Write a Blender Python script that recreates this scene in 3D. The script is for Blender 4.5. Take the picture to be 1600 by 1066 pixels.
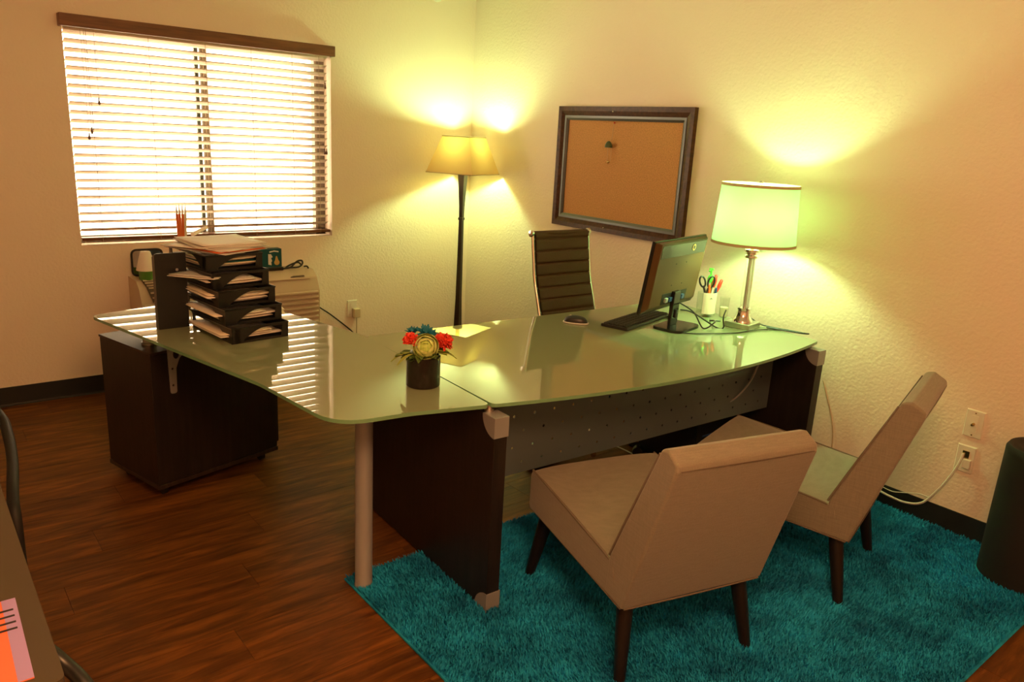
import bpy, bmesh, math, random
import numpy as np
from mathutils import Vector, Matrix
random.seed(7)
for o in list(bpy.data.objects): bpy.data.objects.remove(o)
scene = bpy.context.scene
COL = scene.collection
PI = math.pi

# ------------------------------------------------------------ camera
CAM = (-3.3623, -4.6516, 1.5388); YAW, PITCH, ROLL, FPX = 0.69151, 0.26224, 0.05474, 1190.85
def cam_axes():
    f = Vector((math.sin(YAW)*math.cos(PITCH), math.cos(YAW)*math.cos(PITCH), -math.sin(PITCH)))
    rt = Vector((math.cos(YAW), -math.sin(YAW), 0)); up = rt.cross(f)
    return (rt*math.cos(ROLL)+up*math.sin(ROLL)), (up*math.cos(ROLL)-rt*math.sin(ROLL)), f
r_, u_, f_ = cam_axes()
cd = bpy.data.cameras.new('camera'); cam = bpy.data.objects.new('camera', cd); COL.objects.link(cam)
cd.sensor_width = 36; cd.sensor_fit = 'HORIZONTAL'; cd.lens = FPX/1600*36; cd.clip_start = .02
cam.matrix_world = Matrix(((r_.x, u_.x, -f_.x, CAM[0]), (r_.y, u_.y, -f_.y, CAM[1]), (r_.z, u_.z, -f_.z, CAM[2]), (0, 0, 0, 1)))
scene.camera = cam

# ------------------------------------------------------------ daylight and exposure
SKY_COL = (1.0, .76, .48); SKY_STR = 9.5
FLOOR_LAMP_L = 720; TABLE_LAMP_L = 500; FILL_W = 92
BULB_COL = (.64, 1.0, .40)
FILL_COL = (1.0, .46, .185)  # warm tone of the added fill light
w = bpy.data.worlds.new('bright_sky'); scene.world = w; w.use_nodes = True
bg = w.node_tree.nodes['Background']; bg.inputs[0].default_value = (*SKY_COL, 1); bg.inputs[1].default_value = SKY_STR
scene.view_settings.view_transform = 'Standard'; scene.view_settings.look = 'None'
scene.view_settings.exposure = 0.28; scene.view_settings.gamma = 1.0; scene.view_settings.use_curve_mapping = False
# ------------------------------------------------------------ materials
MATS = {}
def nodes(m):
    m.use_nodes = True; nt = m.node_tree; return nt, nt.nodes, nt.links
def mat(name, col, rough=.5, metal=0, spec=.5, noise=None, bump=None, coat=0, ior=None, sheen=0, trans=0):
    """noise=(scale, amount, (sx,sy,sz)) colour variation; bump=(scale, distance)"""
    m = bpy.data.materials.new(name); nt, N, L = nodes(m); b = N['Principled BSDF']
    b.inputs['Base Color'].default_value = (*col, 1); b.inputs['Roughness'].default_value = rough
    b.inputs['Metallic'].default_value = metal; b.inputs['Specular IOR Level'].default_value = spec
    b.inputs['Coat Weight'].default_value = coat; b.inputs['Sheen Weight'].default_value = sheen
    b.inputs['Transmission Weight'].default_value = trans
    if ior: b.inputs['IOR'].default_value = ior
    tc = None
    if noise or bump: tc = N.new('ShaderNodeTexCoord')
    if noise:
        sc, amt, st = noise
        mp = N.new('ShaderNodeMapping'); mp.inputs['Scale'].default_value = st; L.new(tc.outputs['Object'], mp.inputs[0])
        nz = N.new('ShaderNodeTexNoise'); nz.inputs['Scale'].default_value = sc; nz.inputs['Detail'].default_value = 5; L.new(mp.outputs[0], nz.inputs[0])
        cr = N.new('ShaderNodeValToRGB'); cr.color_ramp.elements[0].position = .3; cr.color_ramp.elements[1].position = .7
        cr.color_ramp.elements[0].color = (*[c*(1-amt) for c in col], 1); cr.color_ramp.elements[1].color = (*[min(1, c*(1+amt)) for c in col], 1)
        L.new(nz.outputs[0], cr.inputs[0]); L.new(cr.outputs[0], b.inputs['Base Color'])
    if bump:
        nb = N.new('ShaderNodeTexNoise'); nb.inputs['Scale'].default_value = bump[0]; nb.inputs['Detail'].default_value = 3; L.new(tc.outputs['Object'], nb.inputs[0])
        bp = N.new('ShaderNodeBump'); bp.inputs['Distance'].default_value = bump[1]; bp.inputs['Strength'].default_value = 1
        L.new(nb.outputs[0], bp.inputs['Height']); L.new(bp.outputs[0], b.inputs['Normal'])
    MATS[name] = m; return m
def thin_glass(name, tint, gloss=.08):
    m = bpy.data.materials.new(name); nt, N, L = nodes(m); N.remove(N['Principled BSDF'])
    t = N.new('ShaderNodeBsdfTransparent'); t.inputs[0].default_value = (*tint, 1)
    g = N.new('ShaderNodeBsdfGlossy'); g.inputs['Roughness'].default_value = .03
    f = N.new('ShaderNodeLayerWeight'); f.inputs[0].default_value = .5
    p = N.new('ShaderNodeMath'); p.operation = 'POWER'; p.inputs[1].default_value = 5; L.new(f.outputs['Facing'], p.inputs[0])
    a = N.new('ShaderNodeMath'); a.operation = 'MULTIPLY_ADD'; a.inputs[1].default_value = .8; a.inputs[2].default_value = gloss*.5; L.new(p.outputs[0], a.inputs[0])
    mx = N.new('ShaderNodeMixShader'); L.new(a.outputs[0], mx.inputs[0]); L.new(t.outputs[0], mx.inputs[1]); L.new(g.outputs[0], mx.inputs[2])
    L.new(mx.outputs[0], N['Material Output'].inputs[0]); MATS[name] = m; return m
def cloth_shade(name, dcol, tcol, fac):
    m = bpy.data.materials.new(name); nt, N, L = nodes(m); N.remove(N['Principled BSDF'])
    d = N.new('ShaderNodeBsdfDiffuse'); t = N.new('ShaderNodeBsdfTranslucent')
    tc = N.new('ShaderNodeTexCoord'); nz = N.new('ShaderNodeTexNoise'); nz.inputs['Scale'].default_value = 60; nz.inputs['Detail'].default_value = 6
    mp = N.new('ShaderNodeMapping'); mp.inputs['Scale'].default_value = (1, 1, 4); L.new(tc.outputs['Object'], mp.inputs[0]); L.new(mp.outputs[0], nz.inputs[0])
    cr = N.new('ShaderNodeValToRGB'); cr.color_ramp.elements[0].color = (*[c*.82 for c in tcol], 1); cr.color_ramp.elements[1].color = (*[min(1, c*1.1) for c in tcol], 1)
    L.new(nz.outputs[0], cr.inputs[0]); L.new(cr.outputs[0], t.inputs[0])
    d.inputs[0].default_value = (*dcol, 1)
    mx = N.new('ShaderNodeMixShader'); mx.inputs[0].default_value = fac
    L.new(d.outputs[0], mx.inputs[1]); L.new(t.outputs[0], mx.inputs[2]); L.new(mx.outputs[0], N['Material Output'].inputs[0])
    MATS[name] = m; return m
def glow(name, col, s):
    m = bpy.data.materials.new(name); nt, N, L = nodes(m); N.remove(N['Principled BSDF'])
    e = N.new('ShaderNodeEmission'); e.inputs[0].default_value = (*col, 1); e.inputs[1].default_value = s
    L.new(e.outputs[0], N['Material Output'].inputs[0]); MATS[name] = m; return m

def wall_mat():
    m = bpy.data.materials.new('wall_paint'); nt, N, L = nodes(m); b = N['Principled BSDF']
    b.inputs['Base Color'].default_value = (.85, .73, .61, 1); b.inputs['Roughness'].default_value = .55; b.inputs['Specular IOR Level'].default_value = .3
    tc = N.new('ShaderNodeTexCoord')
    n1 = N.new('ShaderNodeTexNoise'); n1.inputs['Scale'].default_value = 62; n1.inputs['Detail'].default_value = 4; n1.inputs['Roughness'].default_value = .55
    n2 = N.new('ShaderNodeTexVoronoi'); n2.inputs['Scale'].default_value = 85; n2.feature = 'SMOOTH_F1'
    L.new(tc.outputs['Object'], n1.inputs[0]); L.new(tc.outputs['Object'], n2.inputs[0])
    a = N.new('ShaderNodeMath'); a.operation = 'MULTIPLY_ADD'; a.inputs[1].default_value = .45
    L.new(n2.outputs['Distance'], a.inputs[0]); L.new(n1.outputs[0], a.inputs[2])
    bp = N.new('ShaderNodeBump'); bp.inputs['Distance'].default_value = .0026; bp.inputs['Strength'].default_value = .7
    L.new(a.outputs[0], bp.inputs['Height']); L.new(bp.outputs[0], b.inputs['Normal']); MATS['wall_paint'] = m
wall_mat()
def floor_mat():
    m = bpy.data.materials.new('plank_wood'); nt, N, L = nodes(m); b = N['Principled BSDF']
    tc = N.new('ShaderNodeTexCoord'); mp = N.new('ShaderNodeMapping'); mp.inputs['Scale'].default_value = (1.2, 9, 1)
    oi = N.new('ShaderNodeObjectInfo'); L.new(tc.outputs['Object'], mp.inputs[0])
    ml = N.new('ShaderNodeMath'); ml.operation = 'MULTIPLY'; ml.inputs[1].default_value = 40; L.new(oi.outputs['Random'], ml.inputs[0])
    cb = N.new('ShaderNodeCombineXYZ'); L.new(ml.outputs[0], cb.inputs[0]); L.new(ml.outputs[0], cb.inputs[2]); L.new(cb.outputs[0], mp.inputs['Location'])
    nz = N.new('ShaderNodeTexNoise'); nz.inputs['Scale'].default_value = 3.2; nz.inputs['Detail'].default_value = 8; nz.inputs['Roughness'].default_value = .62; nz.inputs['Distortion'].default_value = .6
    L.new(mp.outputs[0], nz.inputs[0])
    cr = N.new('ShaderNodeValToRGB'); e = cr.color_ramp.elements
    e[0].position = .30; e[0].color = (.052, .019, .004, 1); e[1].position = .72; e[1].color = (.26, .096, .016, 1)
    k = e.new(.5); k.color = (.13, .048, .009, 1)
    L.new(nz.outputs[0], cr.inputs[0])
    hs = N.new('ShaderNodeHueSaturation'); mr = N.new('ShaderNodeMapRange'); mr.inputs['To Min'].default_value = .9; mr.inputs['To Max'].default_value = 1.1
    L.new(oi.outputs['Random'], mr.inputs[0]); L.new(mr.outputs[0], hs.inputs['Value']); L.new(cr.outputs[0], hs.inputs['Color'])
    L.new(hs.outputs[0], b.inputs['Base Color']); b.inputs['Roughness'].default_value = .46; b.inputs['Specular IOR Level'].default_value = .22
    bp = N.new('ShaderNodeBump'); bp.inputs['Distance'].default_value = .0012; bp.inputs['Strength'].default_value = .6
    L.new(nz.outputs[0], bp.inputs['Height']); L.new(bp.outputs[0], b.inputs['Normal']); MATS['plank_wood'] = m
floor_mat()
def fabric_mat(name, col):
    m = bpy.data.materials.new(name); nt, N, L = nodes(m); b = N['Principled BSDF']
    tc = N.new('ShaderNodeTexCoord'); b.inputs['Roughness'].default_value = .8; b.inputs['Specular IOR Level'].default_value = .25; b.inputs['Sheen Weight'].default_value = .3
    outs = []
    for st in ((14, 14, 260), (260, 260, 14)):
        mp = N.new('ShaderNodeMapping'); mp.inputs['Scale'].default_value = st; L.new(tc.outputs['Object'], mp.inputs[0])
        nz = N.new('ShaderNodeTexNoise'); nz.inputs['Scale'].default_value = 1.6; nz.inputs['Detail'].default_value = 3; L.new(mp.outputs[0], nz.inputs[0]); outs.append(nz.outputs[0])
    a = N.new('ShaderNodeMath'); a.operation = 'ADD'; L.new(outs[0], a.inputs[0]); L.new(outs[1], a.inputs[1])
    mr = N.new('ShaderNodeMapRange'); mr.inputs['From Min'].default_value = .7; mr.inputs['From Max'].default_value = 1.3; L.new(a.outputs[0], mr.inputs[0])
    cr = N.new('ShaderNodeValToRGB'); cr.color_ramp.elements[0].color = (*[c*.86 for c in col], 1); cr.color_ramp.elements[1].color = (*[c*1.1 for c in col], 1)
    L.new(mr.outputs[0], cr.inputs[0]); L.new(cr.outputs[0], b.inputs['Base Color'])
    bp = N.new('ShaderNodeBump'); bp.inputs['Distance'].default_value = .0006; bp.inputs['Strength'].default_value = .5
    L.new(a.outputs[0], bp.inputs['Height']); L.new(bp.outputs[0], b.inputs['Normal']); MATS[name] = m
fabric_mat('linen', (.225, .202, .155))
def pile_mat():
    m = bpy.data.materials.new('teal_pile'); nt, N, L = nodes(m); b = N['Principled BSDF']
    tc = N.new('ShaderNodeTexCoord'); n1 = N.new('ShaderNodeTexNoise'); n1.inputs['Scale'].default_value = 5.5; n1.inputs['Detail'].default_value = 5; n1.inputs['Roughness'].default_value = .7
    L.new(tc.outputs['Object'], n1.inputs[0])
    cr = N.new('ShaderNodeValToRGB'); e = cr.color_ramp.elements
    e[0].position = .34; e[0].color = (.006, .15, .33, 1); e[1].position = .66; e[1].color = (.022, .48, .84, 1)
    L.new(n1.outputs[0], cr.inputs[0]); L.new(cr.outputs[0], b.inputs['Base Color']); b.inputs['Roughness'].default_value = .7; b.inputs['Specular IOR Level'].default_value = .2
    MATS['teal_pile'] = m
pile_mat()
mat('ceiling_paint', (.82, .78, .70), .8)
mat('vinyl_base', (.012, .014, .014), .45)
mat('subfloor', (.03, .015, .008), .8)
mat('window_alu', (.16, .13, .10), .45, metal=.2)
mat('window_alu_dark', (.05, .06, .055), .45)
thin_glass('window_glass', (.97, .98, .97))
mat('valance_wood', (.16, .062, .022), .45, noise=(6, .35, (1, 12, 12)))
cloth_shade('slat_white', (.76, .66, .56), (.80, .70, .58), .10)
mat('cord_tan', (.45, .34, .22), .8)
mat('tassel_wood', (.10, .035, .012), .4)
mat('espresso', (.014, .009, .007), .45, noise=(4, .4, (14, 14, 1)), bump=(60, .0004))
mat('espresso_side', (.030, .018, .012), .4, noise=(4, .4, (14, 14, 1)))
mat('silver_paint', (.32, .33, .34), .42, metal=.3)
mat('modesty_metal', (.14, .175, .185), .45, metal=.3)
def desk_glass():
    m = bpy.data.materials.new('frosted_glass_top'); nt, N, L = nodes(m); b = N['Principled BSDF']
    b.inputs['Base Color'].default_value = (.25, .29, .17, 1); b.inputs['Roughness'].default_value = 0.0; b.inputs['IOR'].default_value = 1.85; MATS['frosted_glass_top'] = m
desk_glass()
mat('glass_edge', (.17, .34, .19), .12, ior=1.5)
mat('chrome', (.75, .74, .72), .12, metal=1)
mat('brushed_steel', (.55, .52, .48), .28, metal=1)
mat('black_plastic', (.016, .015, .014), .36)
mat('monitor_back', (.085, .042, .014), .38, spec=.3)
mat('black_gloss', (.010, .010, .010), .18)
mat('black_matte', (.008, .0075, .007), .6)
mat('bin_black', (.006, .0055, .005), .7)
mat('tray_plastic', (.010, .012, .012), .32)
mat('paper', (.80, .76, .70), .75)
mat('paper_grey', (.62, .60, .57), .75)
mat('paper_cream', (.80, .72, .56), .75)
mat('beige_plastic', (.56, .44, .31), .45)
mat('beige_dark', (.10, .07, .045), .6)
mat('plate_white', (.78, .72, .62), .35)
mat('cord_white', (.72, .68, .60), .45)
mat('leather', (.060, .027, .010), .55, spec=.25, bump=(180, .0006))
mat('leg_wood', (.011, .0065, .005), .4)
mat('piping', (.15, .125, .095), .8)
mat('lamp_pole_wood', (.022, .011, .006), .35)
mat('brass', (.60, .42, .18), .25, metal=1)
mat('crystal', (.92, .92, .92), .04, trans=.85, ior=1.45)
cloth_shade('shade_linen', (.60, .40, .20), (.62, .34, .10), .07)
cloth_shade('shade_green', (.68, .80, .62), (.36, .80, .38), .11)
cloth_shade('shade_trim', (.62, .48, .30), (.5, .4, .2), .15)
glow('bulb_glow_floor', BULB_COL, FLOOR_LAMP_L); glow('bulb_glow_table', BULB_COL, TABLE_LAMP_L)
glow('fill_glow', FILL_COL, 3)
mat('cork', (.52, .26, .10), .85, noise=(160, .22, (1, 1, 1)), bump=(220, .0008))
mat('frame_wood', (.060, .020, .006), .36, spec=.25, noise=(5, .4, (1, 10, 10)))
mat('frame_silver', (.13, .135, .14), .34, metal=.6)
mat('ornament_green', (.05, .07, .03), .35)
mat('red_plastic', (.60, .035, .02), .4)
mat('orange_plastic', (.75, .16, .03), .5)
mat('lime_plastic', (.10, .62, .06), .3)
mat('yellow_green', (.45, .50, .06), .45)
mat('blue_plastic', (.02, .07, .22), .35)
mat('teal_card', (.006, .085, .095), .4)
mat('pear_tan', (.60, .38, .12), .5)
mat('pot_black', (.010, .0075, .006), .25, noise=(90, .8, (1, 1, 1)))
mat('petal_green', (.70, .80, .28), .6)
mat('petal_green_core', (.52, .70, .16), .6)
mat('petal_red', (.80, .07, .035), .6)
mat('petal_blue', (.008, .17, .26), .6)
mat('leaf_green', (.09, .16, .03), .5)
mat('leaf_light', (.26, .33, .05), .5)
thin_glass('clear_glass', (.95, .97, .95)); mat('table_glass', (.075, .058, .034), .22)
mat('air_white', (.80, .74, .66), .5); mat('air_green', (.10, .28, .05), .4)
mat('mirror', (.7, .7, .7), .06, metal=1)
mat('brochure_orange', (.85, .19, .09), .5); mat('brochure_peach', (.85, .40, .25), .5)
mat('brochure_mauve', (.40, .28, .62), .5); mat('brochure_black', (.02, .015, .02), .5)
mat('cloud_white', (.8, .78, .74), .5)
mat('tower_black', (.010, .011, .013), .3)

# ------------------------------------------------------------ mesh helpers
class MB:
    def __init__(s): s.v = []; s.f = []; s.mi = []
    def add(s, vs, fs, mi=0, M=None):
        o = len(s.v)
        for p in vs: s.v.append(tuple(M @ Vector(p)) if M is not None else tuple(p))
        for f in fs: s.f.append([i+o for i in f]); s.mi.append(mi)
        return s
    def box(s, a, b, mi=0, M=None):
        x0, y0, z0 = a; x1, y1, z1 = b
        vs = [(x0, y0, z0), (x1, y0, z0), (x1, y1, z0), (x0, y1, z0), (x0, y0, z1), (x1, y0, z1), (x1, y1, z1), (x0, y1, z1)]
        return s.add(vs, [(0, 3, 2, 1), (4, 5, 6, 7), (0, 1, 5, 4), (1, 2, 6, 5), (2, 3, 7, 6), (3, 0, 4, 7)], mi, M)
    def prism(s, poly, z0, z1, mi=0, M=None, side=None):
        n = len(poly); vs = [(x, y, z0) for x, y in poly]+[(x, y, z1) for x, y in poly]
        s.add(vs, [tuple(range(n-1, -1, -1)), tuple(range(n, 2*n))], mi, M)
        s.add(vs, [(i, (i+1) % n, n+(i+1) % n, n+i) for i in range(n)], mi if side is None else side, M); return s
    def frustum(s, b, t, mi=0, M=None, caps=True):
        n = len(b); fs = [(i, (i+1) % n, n+(i+1) % n, n+i) for i in range(n)]
        if caps: fs += [tuple(range(n-1, -1, -1)), tuple(range(n, 2*n))]
        return s.add(list(b)+list(t), fs, mi, M)
    def lathe(s, prof, n=24, mi=0, M=None, caps=True):
        vs = []; fs = []
        for r, z in prof:
            for k in range(n): a = 2*PI*k/n; vs.append((r*math.cos(a), r*math.sin(a), z))
        for j in range(len(prof)-1):
            for k in range(n): fs.append((j*n+k, j*n+(k+1) % n, (j+1)*n+(k+1) % n, (j+1)*n+k))
        if caps:
            if prof[0][0] > 1e-5: fs.append(tuple(range(n-1, -1, -1)))
            if prof[-1][0] > 1e-5: fs.append(tuple((len(prof)-1)*n+k for k in range(n)))
        return s.add(vs, fs, mi, M)
    def tube(s, pts, r, n=8, mi=0, M=None, closed=False):
        pts = [Vector(p) for p in pts]; m = len(pts); rs = r if isinstance(r, (list, tuple)) else [r]*m
        vs = []; fs = []; prev = None
        for i, p in enumerate(pts):
            if closed: t = pts[(i+1) % m]-pts[i-1]
            else: t = (pts[min(i+1, m-1)]-pts[max(i-1, 0)])
            t.normalize()
            if prev is None: prev = t.orthogonal().normalized()
            u = (prev-t*prev.dot(t)); u = u.normalized() if u.length > 1e-6 else t.orthogonal().normalized(); prev = u; wv = t.cross(u)
            for k in range(n): a = 2*PI*k/n; vs.append(p+(u*math.cos(a)+wv*math.sin(a))*rs[i])
        for i in range(m if closed else m-1):
            j = (i+1) % m
            for k in range(n): fs.append((i*n+k, i*n+(k+1) % n, j*n+(k+1) % n, j*n+k))
        if not closed: fs += [tuple(range(n-1, -1, -1)), tuple((m-1)*n+k for k in range(n))]
        return s.add(vs, fs, mi, M)
    def sphere(s, c, r, n=12, mi=0, sc=(1, 1, 1), M=None):
        prof = [(max(1e-6, math.sin(PI*i/(n//2+2))), -math.cos(PI*i/(n//2+2))) for i in range(n//2+3)]
        T = Matrix.Translation(c) @ Matrix.Diagonal((r*sc[0], r*sc[1], r*sc[2], 1))
        return s.lathe(prof, n, mi, (M @ T) if M is not None else T, caps=False)
    def grid(s, fn, nu, nv, mi=0, M=None):
        vs = [fn(i/nu, j/nv) for j in range(nv+1) for i in range(nu+1)]
        fs = [(j*(nu+1)+i, j*(nu+1)+i+1, (j+1)*(nu+1)+i+1, (j+1)*(nu+1)+i) for j in range(nv) for i in range(nu)]
        return s.add(vs, fs, mi, M)
    def holed(s, outer, holes, z0, z1, mi=0, M=None):
        bm = bmesh.new(); loops = []
        for lp in [outer]+holes:
            vv = [bm.verts.new((x, y, 0)) for x, y in lp]; loops.append(vv)
            for i in range(len(vv)): bm.edges.new((vv[i], vv[(i+1) % len(vv)]))
        bmesh.ops.triangle_fill(bm, edges=bm.edges[:], use_beauty=True, use_dissolve=False)
        bm.verts.index_update(); P = [(v.co.x, v.co.y) for v in bm.verts]; T = [[v.index for v in f.verts] for f in bm.faces]; n = len(P)
        fs = []
        for t in T:
            a = [P[i] for i in t]; ar = (a[1][0]-a[0][0])*(a[2][1]-a[0][1])-(a[2][0]-a[0][0])*(a[1][1]-a[0][1])
            if ar < 0: t = t[::-1]
            fs.append(tuple(i+n for i in t)); fs.append(tuple(t[::-1]))
        o = 0
        for li, lp in enumerate([outer]+holes):
            k = len(lp); fs += [(o+i, o+(i+1) % k, n+o+(i+1) % k, n+o+i) for i in range(k)]; o += k
        bm.free()
        return s.add([(x, y, z0) for x, y in P]+[(x, y, z1) for x, y in P], fs, mi, M)
    def mesh(s, name, mats, smooth=False):
        me = bpy.data.meshes.new(name); me.from_pydata(s.v, [], s.f)
        for m in (mats if isinstance(mats, (list, tuple)) else [mats]): me.materials.append(MATS[m])
        for p, i in zip(me.polygons, s.mi): p.material_index = i
        bm = bmesh.new(); bm.from_mesh(me); bmesh.ops.recalc_face_normals(bm, faces=bm.faces[:]); bm.to_mesh(me); bm.free()
        if smooth:
            me.polygons.foreach_set('use_smooth', [True]*len(me.polygons))
            me.set_sharp_from_angle(angle=math.radians(40))
        me.update(); return me
    def build(s, name, mats, parent=None, smooth=False, bevel=0, seg=2):
        return obj(name, s.mesh(name, mats, smooth or bevel > 0), parent, bevel, seg)
def obj(name, me, parent=None, bevel=0, seg=2):
    o = bpy.data.objects.new(name, me); COL.objects.link(o)
    if parent is not None: o.parent = parent
    if bevel:
        b = o.modifiers.new('bevel', 'BEVEL'); b.width = bevel; b.segments = seg; b.limit_method = 'ANGLE'; b.angle_limit = math.radians(35); b.harden_normals = True
    return o
def tag(o, label, cat, group=None):
    o['label'] = label; o['category'] = cat
    if group: o['group'] = group
    return o
def thing(name, label, cat, loc=(0, 0, 0), rz=0, group=None):
    o = bpy.data.objects.new(name, None); COL.objects.link(o); o.empty_display_size = .1
    o.location = loc; o.rotation_euler = (0, 0, rz); return tag(o, label, cat, group)
def struct(o, label=None):
    o['kind'] = 'structure'
    if label: o['label'] = label
    return o
def copy_tree(o, parent=None):
    c = o.copy(); COL.objects.link(c); c.parent = parent
    for ch in list(o.children): copy_tree(ch, c)
    return c
def smooth_path(pts, n=6):
    P = [Vector(p) for p in pts]; out = []
    for i in range(len(P)-1):
        a, b, c, d = P[max(i-1, 0)], P[i], P[i+1], P[min(i+2, len(P)-1)]
        for k in range(n):
            t = k/n; out.append(.5*((2*b)+(c-a)*t+(2*a-5*b+4*c-d)*t*t+(3*b-a-3*c+d)*t**3))
    out.append(P[-1]); return out
def fillet(poly, rad, n=6):
    out = []; m = len(poly); rad = rad if isinstance(rad, (list, tuple)) else [rad]*m
    for i in range(m):
        p = Vector(poly[i]); a = Vector(poly[i-1])-p; b = Vector(poly[(i+1) % m])-p; r = rad[i]
        if r <= 0: out.append(tuple(p)); continue
        ang = a.angle(b); d = min(r/math.tan(ang/2), a.length*.48, b.length*.48); p0 = p+a.normalized()*d; p1 = p+b.normalized()*d
        for k in range(n+1):
            t = k/n; out.append(tuple(p0*(1-t)**2+p*2*t*(1-t)+p1*t*t))
    return out
def circ(cx, cy, r, n=12, ry=None): return [(cx+r*math.cos(2*PI*k/n), cy+(ry or r)*math.sin(2*PI*k/n)) for k in range(n)]
Tr = Matrix.Translation
def Rz(a): return Matrix.Rotation(a, 4, 'Z')
def Rx(a): return Matrix.Rotation(a, 4, 'X')
def Ry(a): return Matrix.Rotation(a, 4, 'Y')
# maps prism (x,y,z)->(x, z-ish): polygon in XZ plane, extruded along Y
XZ = Matrix(((1, 0, 0, 0), (0, 0, 1, 0), (0, 1, 0, 0), (0, 0, 0, 1)))
YZ = Matrix(((0, 0, 1, 0), (1, 0, 0, 0), (0, 1, 0, 0), (0, 0, 0, 1)))   # polygon (y,z), extruded along x

# ============================================================ THE ROOM
X0, Y0, H = -4.75, -6.1, 2.46
WX0, WX1, WZ0, WZ1 = -2.569, -1.101, .843, 1.995
m = MB()
for a, b in (((X0-.15, 0, 0), (WX0, .15, H)), ((WX1, 0, 0), (.15, .15, H)), ((WX0, 0, 0), (WX1, .15, WZ0)), ((WX0, 0, WZ1), (WX1, .15, H))): m.box(a, b)
struct(m.build('wall_back', 'wall_paint'), 'textured cream wall with the window and blinds')
struct(MB().box((0, Y0, 0), (.15, 0, H)).build('wall_right', 'wall_paint'), 'textured cream wall behind the cork board')
struct(MB().box((X0-.15, Y0, 0), (X0, 0, H)).build('wall_left', 'wall_paint'))
struct(MB().box((X0-.15, Y0-.15, 0), (.15, Y0, H)).build('wall_front', 'wall_paint'))
struct(MB().box((X0-.15, Y0-.15, H), (.15, .15, H+.1)).build('ceiling', 'ceiling_paint'))
floor = struct(MB().box((X0-.15, Y0-.15, -.06), (.15, .15, -.008)).build('floor', 'subfloor'), 'dark reddish brown wood plank floor')
PW, PL = .178, 1.22
plank = MB().box((.0006, .0006, -.008), (PL-.0006, PW-.0006, 0)).mesh('plank', 'plank_wood')
row = 0; y = Y0
while y < -.01:
    x = X0-((row*.437) % 1)*PL
    while x < -.01:
        a, b = max(x, X0), min(x+PL, 0)
        if b-a > .03:
            if b-a > PL-.001 and y+PW < 0: me = plank; loc = (x, y, 0)
            else: me = MB().box((.0006, .0006, -.008), (b-a-.0006, min(PW, -y)-.0006, 0)).mesh('plank', 'plank_wood'); loc = (a, y, 0)
            o = obj('plank', me, floor); o.location = loc
        x += PL
    y += PW; row += 1
HB = .1035
def cove(side, M, L):
    prof = [(0, 0), (.012, 0), (.006, .006), (.0045, .012), (.0035, HB), (0, HB+.001)]
    o = MB().prism(prof, 0, L, 0, M).build('baseboard_'+side, 'vinyl_base'); return struct(o, 'black vinyl baseboard along the %s wall' % side)
# profile (distance from wall, height) extruded along the wall
cove('back', Matrix(((0, 0, 1, X0), (-1, 0, 0, 0), (0, 1, 0, 0), (0, 0, 0, 1))), -X0)
cove('right', Matrix(((-1, 0, 0, 0), (0, 0, 1, Y0), (0, 1, 0, 0), (0, 0, 0, 1))), -Y0)
cove('left', Matrix(((1, 0, 0, X0), (0, 0, 1, Y0), (0, 1, 0, 0), (0, 0, 0, 1))), -Y0)
cove('front', Matrix(((0, 0, 1, X0), (1, 0, 0, Y0), (0, 1, 0, 0), (0, 0, 0, 1))), -X0)

# window: aluminium slider
win = bpy.data.objects.new('window_1', None); COL.objects.link(win); win.location = (0, .10, 0); struct(win, 'sliding window behind the wooden blinds')
m = MB(); fw = .04
m.box((WX0, .02, WZ0), (WX0+.010, .05, WZ1)); m.box((WX1-.066, 0, WZ0), (WX1, .05, WZ1)); m.box((WX0, 0, WZ0), (WX1, .05, WZ0+fw)); m.box((WX0, 0, WZ1-fw), (WX1, .05, WZ1))
m.build('window_frame', 'window_alu', win)
MB().box((-1.863, -.005, WZ0+fw), (-1.828, .022, WZ1-fw)).build('meeting_stile', 'window_alu', win)
MB().box((-1.888, .024, WZ0+fw), (-1.868, .045, WZ1-fw)).build('meeting_stile', 'window_alu_dark', win)
MB().box((WX0+.008, .030, WZ0+fw), (-1.88, .033, WZ1-fw)).build('pane', 'window_glass', win)
MB().box((-1.91, .032, WZ0+fw), (WX1-fw, .035, WZ1-fw)).build('pane', 'window_glass', win)

# ============================================================ BLINDS
bl = thing('window_blinds', 'wooden slat blinds with brown valance over the bright window', 'blinds', (0, 0, 0))
BX0, BX1 = WX0+.008, WX1-.022
MB().box((-2.587, -.062, 1.953), (-1.099, -.046, 2.014)).box((-2.587, -.046, 1.953), (-2.577, -.0, 2.014)).box((-1.109, -.046, 1.953), (-1.099, -.0, 2.014)).build('valance', 'valance_wood', bl, bevel=.003)
MB().box((BX0, .008, 1.945), (BX1, .058, 1.992)).build('head_rail', 'slat_white', bl)
NS, pitch, th = 24, .0440, math.radians(-23)
sl = MB()
def slat_fn(u, v): 
    t = v-.5; return (BX0+(BX1-BX0)*u, math.cos(th)*t*.05, math.sin(th)*t*.05+.0022*(1-(2*t)**2))
sl.grid(slat_fn, 1, 4)
slat = sl.mesh('slat', 'slat_white', True)
zs = [1.937-i*pitch for i in range(NS)]
for z in zs:
    o = obj('slat', slat, bl); o.location = (0, .032, z); s_ = o.modifiers.new('thick', 'SOLIDIFY'); s_.thickness = .0025
zb = zs[-1]-.050
MB().box((BX0, .006, zb-.010), (BX1+.014, .058, zb+.008)).build('bottom_rail', 'valance_wood', bl, bevel=.003)
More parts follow.
